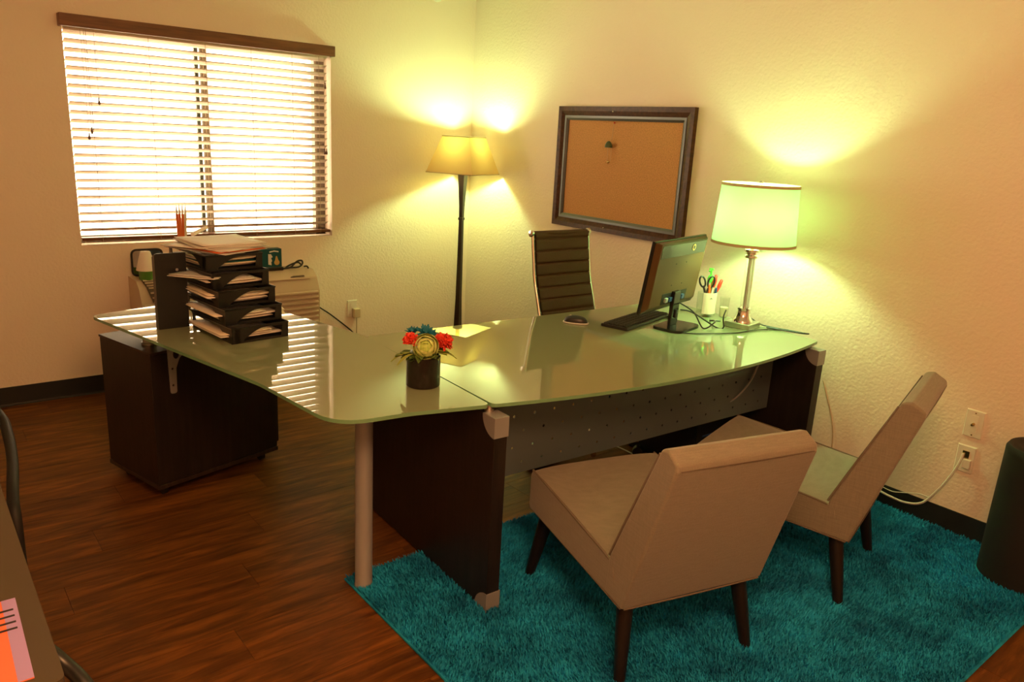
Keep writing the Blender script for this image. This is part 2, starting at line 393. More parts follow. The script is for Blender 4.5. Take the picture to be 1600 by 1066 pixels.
for x in (BX0+.10, BX0+.40, BX0+.70, BX0+.96, BX0+1.21, BX1-.055):
    MB().tube([(x, .0065, 1.95), (x, .0065, zb-.012)], .0011, 5).tube([(x, .0575, 1.95), (x, .0575, zb)], .0011, 5).build('ladder_cord', 'cord_tan', bl)
    MB().lathe([(.004, zb-.016), (.0045, zb-.010)], 8, 0, Tr((x, .03, 0))).build('cord_button', 'tassel_wood', bl)
def pull(x, z0):
    c = MB().tube([(x, -.004, 1.95), (x, -.004, z0)], .0009, 5).build('pull_cord', 'cord_tan', bl)
    MB().lathe([(.002, 0), (.0035, -.004), (.003, -.012), (.0065, -.026), (.006, -.034), (.002, -.038)], 10, 0, Tr((x, -.004, z0))).build('tassel', 'tassel_wood', c, smooth=True)
pull(-2.487, 1.44); pull(-2.472, 1.47); pull(BX0+.135, 1.62); pull(-1.148, 1.40); pull(-1.136, 1.40); pull(-1.142, 1.80)

# ============================================================ RUG
RX0, RX1, RY0, RY1 = -2.272, -.018, -4.025, -2.492
rug = thing('shag_rug', 'teal shag rug under the two armless chairs', 'rug', (RX0, RY0, 0))
MB().box((0, 0, 0), (RX1-RX0, RY1-RY0, .009)).build('backing', 'teal_pile', rug)
MB().tube([(0, 0, .007), (RX1-RX0, 0, .007), (RX1-RX0, RY1-RY0, .007), (0, RY1-RY0, .007)], .006, 6, closed=True).build('binding', 'teal_pile', rug, smooth=True)
# desk frame (local desk axes)
DA = math.radians(-2.7); DP = Vector((-1.965, -2.887, 0)); DM = Tr(DP) @ Rz(DA)
def pile():
    rng = np.random.default_rng(3); n = 230000
    W, D = RX1-RX0, RY1-RY0
    px = rng.uniform(.004, W-.004, n); py = rng.uniform(.004, D-.004, n)
    wx, wy = px+RX0, py+RY0
    # keep pile out of what stands on the rug
    c, s = math.cos(-DA), math.sin(-DA); lx = (wx-DP.x)*c-(wy-DP.y)*s; ly = (wx-DP.x)*s+(wy-DP.y)*c
    bad = ((lx > -.019) & (lx < .036) & (ly > -.043)) | ((lx > 1.723) & (lx < 1.778) & (ly > -.043))
    bad |= (wx+2.238)**2+(wy+2.560)**2 < .033**2
    bad |= (wx+.165)**2+(wy+3.905)**2 < .148**2
    px, py = px[~bad], py[~bad]; n = len(px)
    a = rng.uniform(0, 2*PI, n); ln = rng.uniform(.003, .011, n)
    # brushed patches
    gx = np.sin(px*5.1+py*3.3)+np.sin(px*2.3-py*6.1+1.3)
    ln2 = .003*gx; h = rng.uniform(.013, .022, n); wd = rng.uniform(.0013, .0026, n)
    tx = px+np.cos(a)*ln+ln2; ty = py+np.sin(a)*ln-ln2*.5
    qx, qy = -np.sin(a)*wd, np.cos(a)*wd
    z = np.full(n, .008)
    V = np.stack([np.stack([px-qx, py-qy, z], -1), np.stack([px+qx, py+qy, z], -1), np.stack([(px+tx)/2+qx*.9, (py+ty)/2+qy*.9, z+h*.7], -1), np.stack([(px+tx)/2-qx*.9, (py+ty)/2-qy*.9, z+h*.7], -1), np.stack([tx, ty, z+h], -1)], 1).reshape(-1, 3)
    i = np.arange(n)*5
    T = np.stack([i, i+1, i+2, i, i+2, i+3, i+3, i+2, i+4], -1).reshape(-1)
    me = bpy.data.meshes.new('pile'); me.vertices.add(len(V)); me.vertices.foreach_set('co', V.reshape(-1).astype(np.float32))
    nt = len(T)//3; me.loops.add(nt*3); me.loops.foreach_set('vertex_index', T.astype(np.int32)); me.polygons.add(nt)
    me.polygons.foreach_set('loop_start', (np.arange(nt)*3).astype(np.int32)); me.update(calc_edges=True)
    me.materials.append(MATS['teal_pile']); o = obj('pile', me, rug); o['kind'] = 'stuff'
pile()

# ============================================================ DESK
G0, G1 = .715, .727
desk = thing('executive_desk', 'bow fronted desk with pale green glass top and dark wood panel legs', 'desk', DP, DA)
L_, D_ = 1.777, .905
front = [(L_*t, -.107*(1-(2*t-1)**2)) for t in [i/28 for i in range(29)]]
out = front+[(L_, D_), (0, D_)]
def roundc(poly):
    rad = [0]*len(poly); rad[0] = .025; rad[28] = .025; rad[29] = .03; rad[30] = .03; return fillet(poly, rad, 5)
MB().prism(roundc(out), G0, G1, 0, None, 1).build('glass_top', ['frosted_glass_top', 'glass_edge'], desk)
for x0 in (-.017, 1.726):
    p = MB().box((x0, -.040, .010), (x0+.050, .875, .693)).build('side_panel', 'espresso', desk, bevel=.0015)
    q = .068
    for zc, sg in ((.695, -1), (.009, 1)):
        pts = [(-.043, zc)]+[(-.043+q*math.cos(a), zc+sg*q*math.sin(a)) for a in [PI/2*k/10 for k in range(11)]]
        MB().prism(pts, x0-.0025, x0+.0525, 0, YZ).build('corner_cap', 'silver_paint', p, bevel=.0015)
    for yy in (.03, .80):
        MB().lathe([(.016, .693), (.016, .703), (.012, .703), (.012, G0)], 16, 0, Tr((x0+.025, yy, 0))).build('standoff', 'brushed_steel', desk, smooth=True)
# perforated modesty panel
holes = []
for r in range(5):
    for k in range(18):
        x = .085+k*.092+(r % 2)*.046
        if x < 1.69: holes.append(circ(x, .405+r*.060, .0058, 8))
MB().holed([(.034, .362), (1.725, .362), (1.725, .700), (.034, .700)], holes, .178, .181, 0, XZ).build('modesty_panel', 'modesty_metal', desk)
MB().box((.034, .12, .655), (1.725, .178, .70)).build('cross_rail', 'black_matte', desk)

# ------------------------------------------------------------ return (side wing)
A = Vector((-2.764, -1.172)); dR = Vector((.2225, -.9749)); eR = Vector((.966, .2588))
Bp = (-2.139, -1.004); C = (-1.920, -1.972); Dp = (-1.974, -2.886)
ret_poly = [tuple(A), (-2.497, -2.345), (-2.452, -2.790), (-2.22, -2.818), Dp, C, Bp]
ret = thing('desk_return', 'pale green glass side wing of the desk under the letter trays', 'desk wing', (0, 0, 0))
MB().prism(fillet(ret_poly[::-1], [.04, .012, .02, .5, .20, .5, .05], 10), G0, G1, 0, None, 1).build('glass_top', ['frosted_glass_top', 'glass_edge'], ret)
PX, PY = -2.238, -2.560
MB().lathe([(.031, .009), (.031, .018), (.0295, .020), (.0295, .695), (.033, .695), (.033, .706), (.029, .706), (.029, G0)], 28, 0, Tr((PX, PY, 0))).build('support_post', 'silver_paint', ret, smooth=True)
# ------------------------------------------------------------ pedestal
PA = math.radians(14.5); ped = thing('drawer_pedestal', 'dark wood mobile drawer pedestal under the glass side wing', 'cabinet', (-2.632, -1.545, 0), PA)
MB().box((0, 0, .072), (.58, .40, .628)).build('body', 'espresso', ped, bevel=.0015)
MB().box((-.003, -.003, .052), (.583, .403, .070)).build('base_board', 'espresso_side', ped, bevel=.001)
MB().box((-.003, -.003, .630), (.583, .403, .640)).build('top_board', 'espresso_side', ped, bevel=.001)
for k, (za, zb_) in enumerate(((.09, .33), (.336, .475), (.481, .62))):
    d = MB().box((.581, .01, za), (.597, .39, zb_)).build('drawer', 'espresso', ped, bevel=.0015)
    MB().tube([(.597, .14, zb_-.04), (.618, .14, zb_-.04), (.618, .26, zb_-.04), (.597, .26, zb_-.04)], .005, 8).build('handle', 'brushed_steel', d)
for x, yy in ((.05, .06), (.05, .34), (.53, .06), (.53, .34)):
    cst = MB().box((x-.012, yy-.016, .038), (x+.012, yy+.016, .052)).build('caster', 'brushed_steel', ped)
    MB().lathe([(.021, -.010), (.021, .010)], 16, 0, Tr((x, yy, .021)) @ Ry(PI/2)).build('wheel', 'black_plastic', cst, smooth=True)
for x, yy in ((.07, .13), (.48, .13)):
    MB().lathe([(.030, .640), (.030, .648), (.024, .650), (.024, .706), (.028, .708), (.028, G0)], 20, 0, Tr((x, yy, 0))).build('standoff', 'brushed_steel', ped, smooth=True)
bp = fillet([(.072, .455), (.100, .455), (.102, .560), (.118, .600), (.172, .640), (.172, .652), (.068, .652)], [.012, .01, .02, .03, .005, .004, .004], 5)
br = MB().holed(bp, [circ(.105, .618, .014, 14, .020), circ(.085, .49, .005, 10), circ(.086, .56, .005, 10)], -.0075, -.0035, 0, XZ).build('bracket', 'silver_paint', ped, bevel=.0008)
# ============================================================ SLIPPER CHAIRS
def chair(label, loc, rz):
    t = thing('slipper_chair', label, 'chair', (loc[0], loc[1], 0), rz, 'beige armless chairs on the rug')
    W, WT = .255, .236
    def loft(sections, name, crown=None):
        """sections: list of (halfwidth, [4 profile pts (y,z)]) ..."""
    # seat: side profile polygon (y,z)
    seat_prof = fillet([(-.270, .262), (.308, .284), (.308, .432), (-.150, .382), (-.235, .375)], [.01, .02, .03, .01, .01], 4)
    def slab(prof, wfn, n=12, bulge=0):
        mb = MB(); k = len(prof); vs = []; fs = []
        for i in range(n+1):
            s = -1+2*i/n
            for (yy, zz) in prof: vs.append((s*wfn(zz), yy, zz+bulge*(1-s**4)*(1 if zz > .36 else 0)*(1 if yy < .29 else .4)))
        for i in range(n):
            for j in range(k): fs.append((i*k+j, i*k+(j+1) % k, (i+1)*k+(j+1) % k, (i+1)*k+j))
        fs += [tuple(range(k)), tuple(n*k+j for j in range(k-1, -1, -1))]
        return mb.add(vs, fs)
    slab(seat_prof, lambda z: W, 14, .012).build('seat', 'linen', t, bevel=.012, seg=3)
    back_prof = fillet([(-.298, .257), (-.205, .262), (-.214, .385), (-.268, .52), (-.377, .783), (-.405, .790), (-.449, .765), (-.451, .745)], [.012, .02, .08, .2, .022, .01, .02, .01], 4)
    wf = lambda z: W+(WT-W)*max(0, min(1, (z-.40)/.38))+.001
    slab(back_prof, wf, 14).build('backrest', 'linen', t, bevel=.014, seg=3)
    def pipe(pts, name='piping', r=.0042): MB().tube(smooth_path(pts, 4), r, 6).build(name, 'piping', t, smooth=True)
    e = .0015
    for s in (-1, 1):
        pipe([(s*(W-.004), .300, .427), (s*(W-.003), .10, .410), (s*(W-.003), -.15, .383), (s*(W-.003), -.214, .374)])
        pipe([(s*(wf(.38)-.004), -.212, .388), (s*(wf(.52)-.004), -.266, .52), (s*(wf(.66)-.004), -.325, .66), (s*(wf(.77)-.006), -.369, .765)])
        pipe([(s*(W-.004), .306, .284), (s*(W-.003), 0, .272), (s*(W-.003), -.290, .257)], r=.0028)
    pipe([(-W+.01, -.298, .258), (0, -.300, .257), (W-.01, -.298, .258)], r=.0028)
    pipe([(-W+.008, .307, .284), (0, .309, .284), (W-.008, .307, .284)], r=.0028)
    pipe([(-WT+.012, -.451, .748), (0, -.453, .748), (WT-.012, -.451, .748)], r=.0015)
    for sx in (-1, 1):
        for (y0, y1, zt) in ((-.245, -.300, .272), (.250, .309, .288)):
            top = Vector((sx*.205, y0, zt)); bot = Vector((sx*.236, y1, .008))
            MB().tube([top, top.lerp(bot, .5), bot], [.026, .0225, .0165], 14).build('leg', 'leg_wood', t, smooth=True)
    return t
chair('beige linen armless chair nearest the camera, its back to the viewer', (-1.565, -3.191), -.251)
chair('beige linen armless chair beside the right wall, behind the nearer one', (-.781, -3.240), .260)

# ============================================================ OFFICE CHAIR
oc = thing('office_chair', 'dark ribbed leather office chair with chrome frame behind the desk', 'office chair', (-.712, -1.975, 0.0), math.radians(-1))
prof = [(.045, .52), (.062, .58), (.085, .66), (.118, .76), (.150, .862), (.163, .94), (.176, 1.02), (.184, 1.083)]
sp = smooth_path([(0, a, b) for a, b in prof], 8)
cum = [0]
for i in range(1, len(sp)): cum.append(cum[-1]+(sp[i]-sp[i-1]).length)
Lb = cum[-1]
def at_len(d):
    for i in range(1, len(sp)):
        if cum[i] >= d: t = (d-cum[i-1])/max(1e-9, cum[i]-cum[i-1]); return sp[i-1].lerp(sp[i], t), (sp[i]-sp[i-1]).normalized()
    return sp[-1], (sp[-1]-sp[-2]).normalized()
def ribfn(sgn):
    def fn(u, v):
        p, t = at_len(v*Lb); n = Vector((0, -t.z, t.y)); k = (v*9.5) % 1
        d = .006+.009*max(0, 1-(2*abs(k-.5))**8) if sgn > 0 else -.008
        x = (-.178+.356*u)
        sag = -.016*(1-(2*u-1)**2) if True else 0
        q = p+n*(d+sag); return (x, q.y, q.z)
    return fn
bk = MB(); bk.grid(ribfn(1), 8, 144); bk.grid(ribfn(-1), 8, 144)
bk.build('backrest', 'leather', oc, smooth=True)
# seat pad
def seatfn(u, v):
    y = .05-.47*v; z = .475-.02*math.sin(PI*v)-(.05*max(0, v-.85)/.15); k = (v*10) % 1
    return (-.178+.356*u, y, z+.011*(1-(2*abs(k-.5))**4))
stp = MB(); stp.grid(seatfn, 6, 120); stp.grid(lambda u, v: (-.178+.356*u, .05-.47*v, .452-.02*math.sin(PI*v)-(.05*max(0, v-.85)/.15)), 6, 20)
stp.build('seat', 'leather', oc, smooth=True)
for s in (-1, 1):
    x = s*.186
    pts = [(x, -.42, .41), (x, -.38, .455), (x, 0, .455)]+[(x, a, b) for a, b in prof]+[]
    fr = MB().tube(smooth_path(pts, 5), .009, 10).build('side_frame', 'chrome', oc, smooth=True)
    MB().lathe([(.012, -.004), (.017, 0), (.017, .012), (.010, .014)], 16, 0, Tr((x, .188, 1.079)) @ Ry(s*PI/2)).build('end_cap', 'chrome', fr, smooth=True)
MB().tube([(-.186, .191, 1.079), (.186, .191, 1.079)], .012, 12).build('top_roll', 'leather', oc, smooth=True)
MB().tube([(-.186, -.10, .44), (.186, -.10, .44)], .012, 10).build('cross_bar', 'chrome', oc)
MB().box((-.09, -.22, .405), (.09, .02, .435)).build('tilt_mechanism', 'black_plastic', oc, bevel=.006)
MB().lathe([(.025, .12), (.025, .26), (.014, .26), (.014, .41)], 16, 0, Tr((0, -.10, 0))).build('gas_column', 'chrome', oc, smooth=True)
for k in range(5):
    a = 2*PI*k/5+.35; e = Vector((math.cos(a)*.28, -.10+math.sin(a)*.28, .085))
    lg = MB().tube([(0, -.10, .125), (math.cos(a)*.14, -.10+math.sin(a)*.14, .112), e], [.026, .02, .014], 10).build('base_arm', 'chrome', oc, smooth=True)
    MB().lathe([(.026, -.022), (.028, -.015), (.028, .015), (.026, .022)], 16, 0, Tr((e.x, e.y, .028)) @ Rz(a) @ Rx(PI/2)).build('caster', 'black_plastic', lg, smooth=True)

# ============================================================ CORK BOARD
cb = thing('cork_board', 'cork notice board in a dark wood frame on the wall', 'notice board', (0, 0, 0))
cy0, cy1, cz0, cz1 = -2.018, -.966, 1.008, 1.735
def ring(a, b, ha, hb_, hin):
    """mitred frame between inset a (outer) and b (inner); heights off the wall"""
    mb = MB()
    def rc(i): return [(cy0+i, cz0+i), (cy1-i, cz0+i), (cy1-i, cz1-i), (cy0+i, cz1-i)]
    O, I = rc(a), rc(b); mid = rc((a+b)/2)
    for k in range(4):
        j = (k+1) % 4; P = []
        for (lp, h) in ((O, .004), (O, ha), (mid, (ha+hb_)/2+.004), (I, hb_), (I, hin)): P.append(((-h, *lp[k]), (-h, *lp[j])))
        vs = [p for pr in P for p in pr]
        mb.add(vs, [(2*i, 2*i+1, 2*i+3, 2*i+2) for i in range(4)])
    return mb
ring(0, .054, .034, .022, .012).build('frame', 'frame_wood', cb)
ring(.053, .080, .026, .018, .010).build('inner_moulding', 'frame_silver', cb)
MB().box((-.012, cy0+.07, cz0+.07), (-.004, cy1-.07, cz1-.07)).build('cork_panel', 'cork', cb)
MB().box((-.005, cy0+.01, cz0+.01), (-.0005, cy1-.01, cz1-.01)).build('back_panel', 'black_matte', cb)
for z in (cz1-.028, cz0+.028):
    MB().sphere((-.033, -1.43, z), .005, 10).build('nail_head', 'chrome', cb, smooth=True)
on = thing('hanging_ornament', 'small green bell charm hanging on the cork board', 'ornament', (0, 0, 0))
ox, oy = -.024, -1.432
MB().sphere((-.015, oy, 1.645), .005, 8).build('pin', 'red_plastic', on, smooth=True)
MB().tube([(-.018, oy, 1.645), (ox, oy, 1.56), (ox, oy+.012, 1.545)], .0012, 5).build('cord', 'cord_tan', on)
MB().lathe([(.003, .022), (.012, .016), (.021, 0), (.023, -.014), (.019, -.016)], 16, 0, Tr((ox-.012, oy+.012, 1.520))).build('bell', 'ornament_green', on, smooth=True)
for dy in (-.008, .020): MB().tube([(ox-.008, oy+dy, 1.507), (ox-.006, oy+dy, 1.425)], .0009, 5).build('string', 'cord_tan', on)
MB().sphere((ox-.008, oy+.010, 1.422), .012, 10, 0, (.6, 1.2, .6)).build('charm', 'brass', on, smooth=True)

# ============================================================ LAMPS
def bulb(parent, loc, glowmat):
    b = MB().sphere((0, 0, 0), .028, 14, 0, (1, 1, 1.3)).build('bulb', glowmat, parent, smooth=True); b.location = loc
    return b
fl = thing('floor_lamp', 'tall dark floor lamp with square tapered linen shade in the corner', 'floor lamp', (-.268, -.290, 0), math.radians(23))
def sq(h, z, cx=0): return [(-h, -h, z), (h, -h, z), (h, h, z), (-h, h, z)]
MB().frustum(sq(.125, 0), sq(.125, .018)).frustum(sq(.10, .018), sq(.06, .045)).build('base', 'lamp_pole_wood', fl, bevel=.003)
pr = [(.034, .045), (.024, .16), (.018, .40), (.0155, .70), (.014, .955), (.0185, .962), (.0185, .972), (.014, .978), (.0155, 1.05), (.022, 1.18), (.028, 1.275)]
mb = MB()
for (r0, z0), (r1, z1) in zip(pr, pr[1:]): mb.frustum(sq(r0*.9, z0), sq(r1*.9, z1))
mb.build('pole', 'lamp_pole_wood', fl)
hb2, ht2, z0, z1 = .182, .107, 1.278, 1.518
shd = MB()
for k in range(4):
    a, b = sq(hb2, z0)[k], sq(hb2, z0)[(k+1) % 4]; c, d = sq(ht2, z1)[(k+1) % 4], sq(ht2, z1)[k]; shd.add([a, b, c, d], [(0, 1, 2, 3)])
sh = shd.build('shade', 'shade_linen', fl)
MB().tube(sq(hb2, z0), .0035, 6, closed=True).build('shade_trim', 'shade_trim', sh); MB().tube(sq(ht2, z1), .0035, 6, closed=True).build('shade_trim', 'shade_trim', sh)
MB().tube([(-ht2, 0, z1-.01), (ht2, 0, z1-.01)], .002, 5).tube([(0, -ht2, z1-.01), (0, ht2, z1-.01)], .002, 5).build('spider', 'brass', fl)
MB().tube([(0, 0, 1.275), (0, 0, 1.405)], .014, 10).build('socket', 'brass', fl)
bulb(fl, (0, 0, 1.455), 'bulb_glow_floor')

TLX, TLY = -.285, -2.632
tl = thing('table_lamp', 'table lamp with clear column and glowing pale green drum shade', 'table lamp', (TLX, TLY, G1), math.radians(10))
MB().box((-.062, -.062, 0), (.062, .062, .026)).build('base', 'brushed_steel', tl, bevel=.003)
MB().lathe([(.048, .026), (.047, .034), (.040, .042), (.034, .055), (.030, .075), (.030, .083), (.034, .085), (.034, .092), (.022, .095)], 24).build('collar', 'chrome', tl, smooth=True)
MB().lathe([(.021, .094), (.021, .325)], 20).build('column', 'crystal', tl, smooth=True)
MB().lathe([(.006, .094), (.006, .325)], 12).build('rod', 'brushed_steel', tl, smooth=True)
MB().lathe([(.024, .325), (.030, .329), (.030, .339), (.024, .342), (.024, .352), (.033, .356), (.033, .366), (.010, .370)], 24).build('top_collar', 'chrome', tl, smooth=True)
MB().lathe([(.008, .370), (.008, .42), (.016, .42), (.016, .46)], 14).build('socket', 'brass', tl, smooth=True)
r0, r1, z0, z1 = .187, .170, .395, .655
s2 = MB().lathe([(r0, z0), (r1, z1)], 56, caps=False).build('shade', 'shade_green', tl, smooth=True)
for r, z in ((r0, z0), (r1, z1)):
    MB().lathe([(r+.001, z-.004), (r+.0022, z-.004), (r+.0022, z+.009), (r+.001, z+.009), (r+.001, z-.004)], 56, caps=False).build('shade_trim', 'shade_trim', s2, smooth=True)
mb = MB()
for k in range(3): a = 2*PI*k/3+.5; mb.tube([(0, 0, .63), (math.cos(a)*.167, math.sin(a)*.167, .645)], .002, 5)
mb.tube([(-.001, 0, .455), (.055, 0, .50), (.055, 0, .60), (0, 0, .63)], .002, 5).tube([(.001, 0, .455), (-.055, 0, .50), (-.055, 0, .60), (0, 0, .63)], .002, 5)
mb.build('harp', 'brass', tl); MB().sphere((0, 0, .668), .010, 10).tube([(0, 0, .63), (0, 0, .66)], .004, 8).build('finial', 'chrome', tl, smooth=True)
bulb(tl, (0, 0, .52), 'bulb_glow_table')

# unseen ceiling fixture, added for soft warm fill from the camera side
cl = thing('ceiling_fill', 'unseen ceiling fixture added for warm fill light', 'fill light', (-2.9, -4.5, H))
MB().lathe([(.19, 0), (.19, -.025), (.17, -.03)], 36).build('mount', 'brushed_steel', cl, smooth=True)
MB().lathe([(.17, -.028), (.165, -.06), (.13, -.09), (.07, -.105), (.001, -.11)], 36, caps=False).build('diffuser', 'fill_glow', cl, smooth=True)
l = bpy.data.lights.new('fill_light', 'POINT'); l.shadow_soft_size = .28; l.energy = FILL_W; l.color = FILL_COL  # soft fill source added below the unseen fixture
lo = bpy.data.objects.new('fill_light', l); COL.objects.link(lo); lo.parent = cl; lo.location = (0, 0, -.30)

# ============================================================ THINGS ON THE DESK
mo = thing('monitor', 'black flat screen monitor seen from behind on the desk', 'monitor', (-.615, -2.438, G1), .22)
TM = Tr((0, 0, .085)) @ Rx(.134)      # top leans towards the viewer's side
pan = MB().box((-.255, .0, 0), (.255, .016, .330), 0, TM).build('screen_panel', 'black_gloss', mo, bevel=.004)
def rect(x0, x1, z0, z1, y, M=TM): return [M @ Vector(p) for p in ((x0, y, z0), (x1, y, z0), (x1, y, z1), (x0, y, z1))]
shell = MB().frustum(rect(-.252, .252, .004, .327, .0), rect(-.225, .225, .03, .320, -.022)).build('back_shell', 'monitor_back', mo, bevel=.004)
MB().box((-.215, -.0235, .255), (.215, -.021, .312), 0, TM).build('top_band', 'black_gloss', shell, bevel=.001)
MB().prism(circ(.09, .287, .016, 20), -.0255, -.023, 0, TM @ XZ).build('emblem', 'brass', shell)
MB().prism(circ(.09, .287, .009, 16), -.0262, -.0255, 0, TM @ XZ).build('emblem_centre', 'black_gloss', shell)
for x in (-.05, .05):
    for z in (.12, .22): MB().prism(circ(x, z, .003, 8), -.0235, -.0215, 0, TM @ XZ).build('screw', 'black_matte', shell)
MB().box((-.12, -.0235, .035), (.12, -.0215, .085), 0, TM).build('port_recess', 'black_matte', shell)
for x, mt in ((-.085, 'silver_paint'), (-.045, 'blue_plastic'), (.075, 'blue_plastic')): MB().box((x-.012, -.034, .045), (x+.012, -.0235, .065), 0, TM).build('plug', mt, shell, bevel=.001)
nk = MB().frustum([(-.035, -.045, .012), (.035, -.045, .012), (.035, -.030, .012), (-.035, -.030, .012)], [(-.030, -.052, .17), (.030, -.052, .17), (.030, -.030, .17), (-.030, -.030, .17)]).build('neck', 'black_gloss', mo, bevel=.003)
MB().prism(fillet([(-.007, .045), (.007, .045), (.007, .085), (-.007, .085)], .006, 4), -.0535, -.046, 0, XZ).build('cable_slot', 'black_matte', nk)
MB().prism(fillet([(-.115, -.135), (.115, -.135), (.10, .015), (-.10, .015)], [.05, .05, .03, .03], 6), 0, .012).build('base', 'black_gloss', mo, bevel=.003)

kb = thing('keyboard', 'slim black keyboard lying in front of the monitor', 'keyboard', (-.672, -2.318, G1), math.radians(14.5))
KM = Rx(math.radians(-4))
MB().box((-.222, -.068, .0), (.222, .068, .014)).build('body', 'black_plastic', kb, bevel=.004)
for r in range(5):
    for k in range(18):
        MB().box((-.212+k*.0236, -.056+r*.0235, .014), (-.212+k*.0236+.020, -.056+r*.0235+.020, .0185)).build('key', 'black_matte', kb)
ms = thing('computer_mouse', 'black computer mouse beside the keyboard', 'mouse', (-.972, -2.215, G1), math.radians(38))
def mouse_fn(u, v):
    a = u*2*PI; r = math.sin(v*PI/2); h = math.cos(v*PI/2)**.7
    return (.031*r*math.cos(a)*(1-.1*math.cos(a*2)), .055*r*math.sin(a), .036*h+.002)
MB().grid(mouse_fn, 24, 8).build('shell', 'black_plastic', ms, smooth=True)
MB().tube([(.0325*math.cos(a)*(1-.1*math.cos(2*a)), .0565*math.sin(a), .004) for a in [2*PI*k/24 for k in range(24)]], .0035, 6, closed=True).build('side_trim', 'paper_grey', ms, smooth=True)
MB().lathe([(.007, -.003), (.007, .003)], 12, 0, Tr((0, .026, .030)) @ Ry(PI/2)).build('scroll_wheel', 'paper_grey', ms)

# pen cup with paper wrap
CX, CY = -.262, -2.398
pc = thing('pen_holder', 'clear glass pen holder wrapped in white paper behind the lamp', 'pen holder', (CX, CY, G1))
MB().lathe([(.046, 0), (.046, .118), (.043, .118), (.043, .006), (.0, .006)], 28, caps=False).build('glass', 'clear_glass', pc, smooth=True)
def wrap(u, v): a = math.radians(195+u*130); return (.0475*math.cos(a), .0475*math.sin(a), .018+v*.105)
MB().grid(wrap, 14, 1).build('paper_wrap', 'paper', pc, smooth=True)
MB().tube([(.0482*math.cos(a), .0482*math.sin(a), .100-.006*abs(math.sin((a-4.25)*14))) for a in [4.13+.24*k/10 for k in range(11)]], .0012, 5).build('printed_mark', 'black_matte', pc)
def scissors():
    t = thing('scissors', 'black handled scissors standing in the pen holder', 'scissors', (CX-.02, CY-.005, G1+.008), math.radians(-35))
    MB().prism([(-.006, 0), (.004, 0), (.008, .12), (-.004, .12)], -.001, .001, 0, XZ).build('blade', 'chrome', t)
    MB().prism([(-.004, .0), (.006, 0), (.004, .12), (-.008, .12)], .0012, .003, 0, XZ).build('blade', 'chrome', t)
    for cx, tl_, sz in ((.022, -.15, (.016, .028)), (-.022, .25, (.014, .026))):
        pts = [(cx+sz[0]*math.cos(a)+math.sin(tl_)*sz[1]*-math.sin(a), .001, .165+sz[1]*math.sin(a)) for a in [2*PI*k/20 for k in range(20)]]
        MB().tube(pts, .0045, 8, closed=True).tube([(0, .001, .10), (cx*.4, .001, .128), (cx*.75, .001, .145)], [.006, .006, .005], 8).build('handle', 'black_plastic', t, smooth=True)
scissors()
def pen(name, label, dx, dy, lean, az, ln, mtl, cap=None, cat='pen', r=.0045):
    t = thing(name, label, cat, (CX+dx, CY+dy, G1+.009), az); M = Ry(lean)
    MB().lathe([(.001, 0), (r*.6, .008), (r, .014), (r, ln)], 10, 0, M).build('barrel', mtl, t, smooth=True)
    MB().lathe([(r*1.25, ln-.045), (r*1.45, ln-.01), (r*1.1, ln)] if not cap else [(r*1.1, ln-.03), (r*2.2, ln), (r*1.6, ln+.03), (.001, ln+.036)], 10, 0, M).build('cap', cap or mtl, t, smooth=True)
pen('marker_pen', 'red tipped marker leaning right in the pen holder', .012, .0, .16, -.35, .165, 'cloud_white', 'red_plastic')
pen('highlighter_pen', 'yellow green highlighter leaning right in the pen holder', .014, .010, .22, -.2, .150, 'yellow_green', 'yellow_green', r=.006)
pen('orange_pen', 'orange pen standing beside the scissors', -.002, -.012, -.05, .3, .150, 'orange_plastic')
pen('red_pen', 'short red pen in the middle of the pen holder', .006, -.008, .03, .8, .138, 'red_plastic')
pen('toothed_marker', 'lime marker with a red end leaning far right in the pen holder', .012, -.006, .30, -.55, .150, 'yellow_green', 'red_plastic')
pen('blue_pen', 'short blue pen at the rim of the pen holder', .018, -.02, .10, -.9, .136, 'blue_plastic')
hs = thing('pump_bottle', 'small clear bottle with lime green pump behind the pens', 'bottle', (-.186, -2.352, G1))
MB().lathe([(.026, 0), (.028, .01), (.028, .10), (.024, .135), (.012, .152), (.012, .16)], 20, caps=False).build('bottle', 'clear_glass', hs, smooth=True)
MB().lathe([(.024, .004), (.0255, .012), (.0255, .05)], 20).build('gel', 'air_white', hs, smooth=True)
MB().lathe([(.015, .155), (.016, .175), (.011, .190), (.005, .192), (.005, .215), (.012, .217), (.012, .226)], 14).build('pump', 'lime_plastic', hs, smooth=True)
MB().tube([(0, 0, .221), (-.020, -.006, .221), (-.030, -.010, .214)], .004, 8).build('spout', 'lime_plastic', hs, smooth=True)
gl = thing('glass_tumbler', 'narrow clear glass with pale straws right of the pen holder', 'glass', (-.200, -2.462, G1))
MB().lathe([(.020, 0), (.024, .10), (.0225, .10), (.019, .004)], 20, caps=False).build('glass', 'clear_glass', gl, smooth=True)
MB().lathe([(.018, .004), (.020, .05)], 16).build('filling', 'paper_cream', gl, smooth=True)

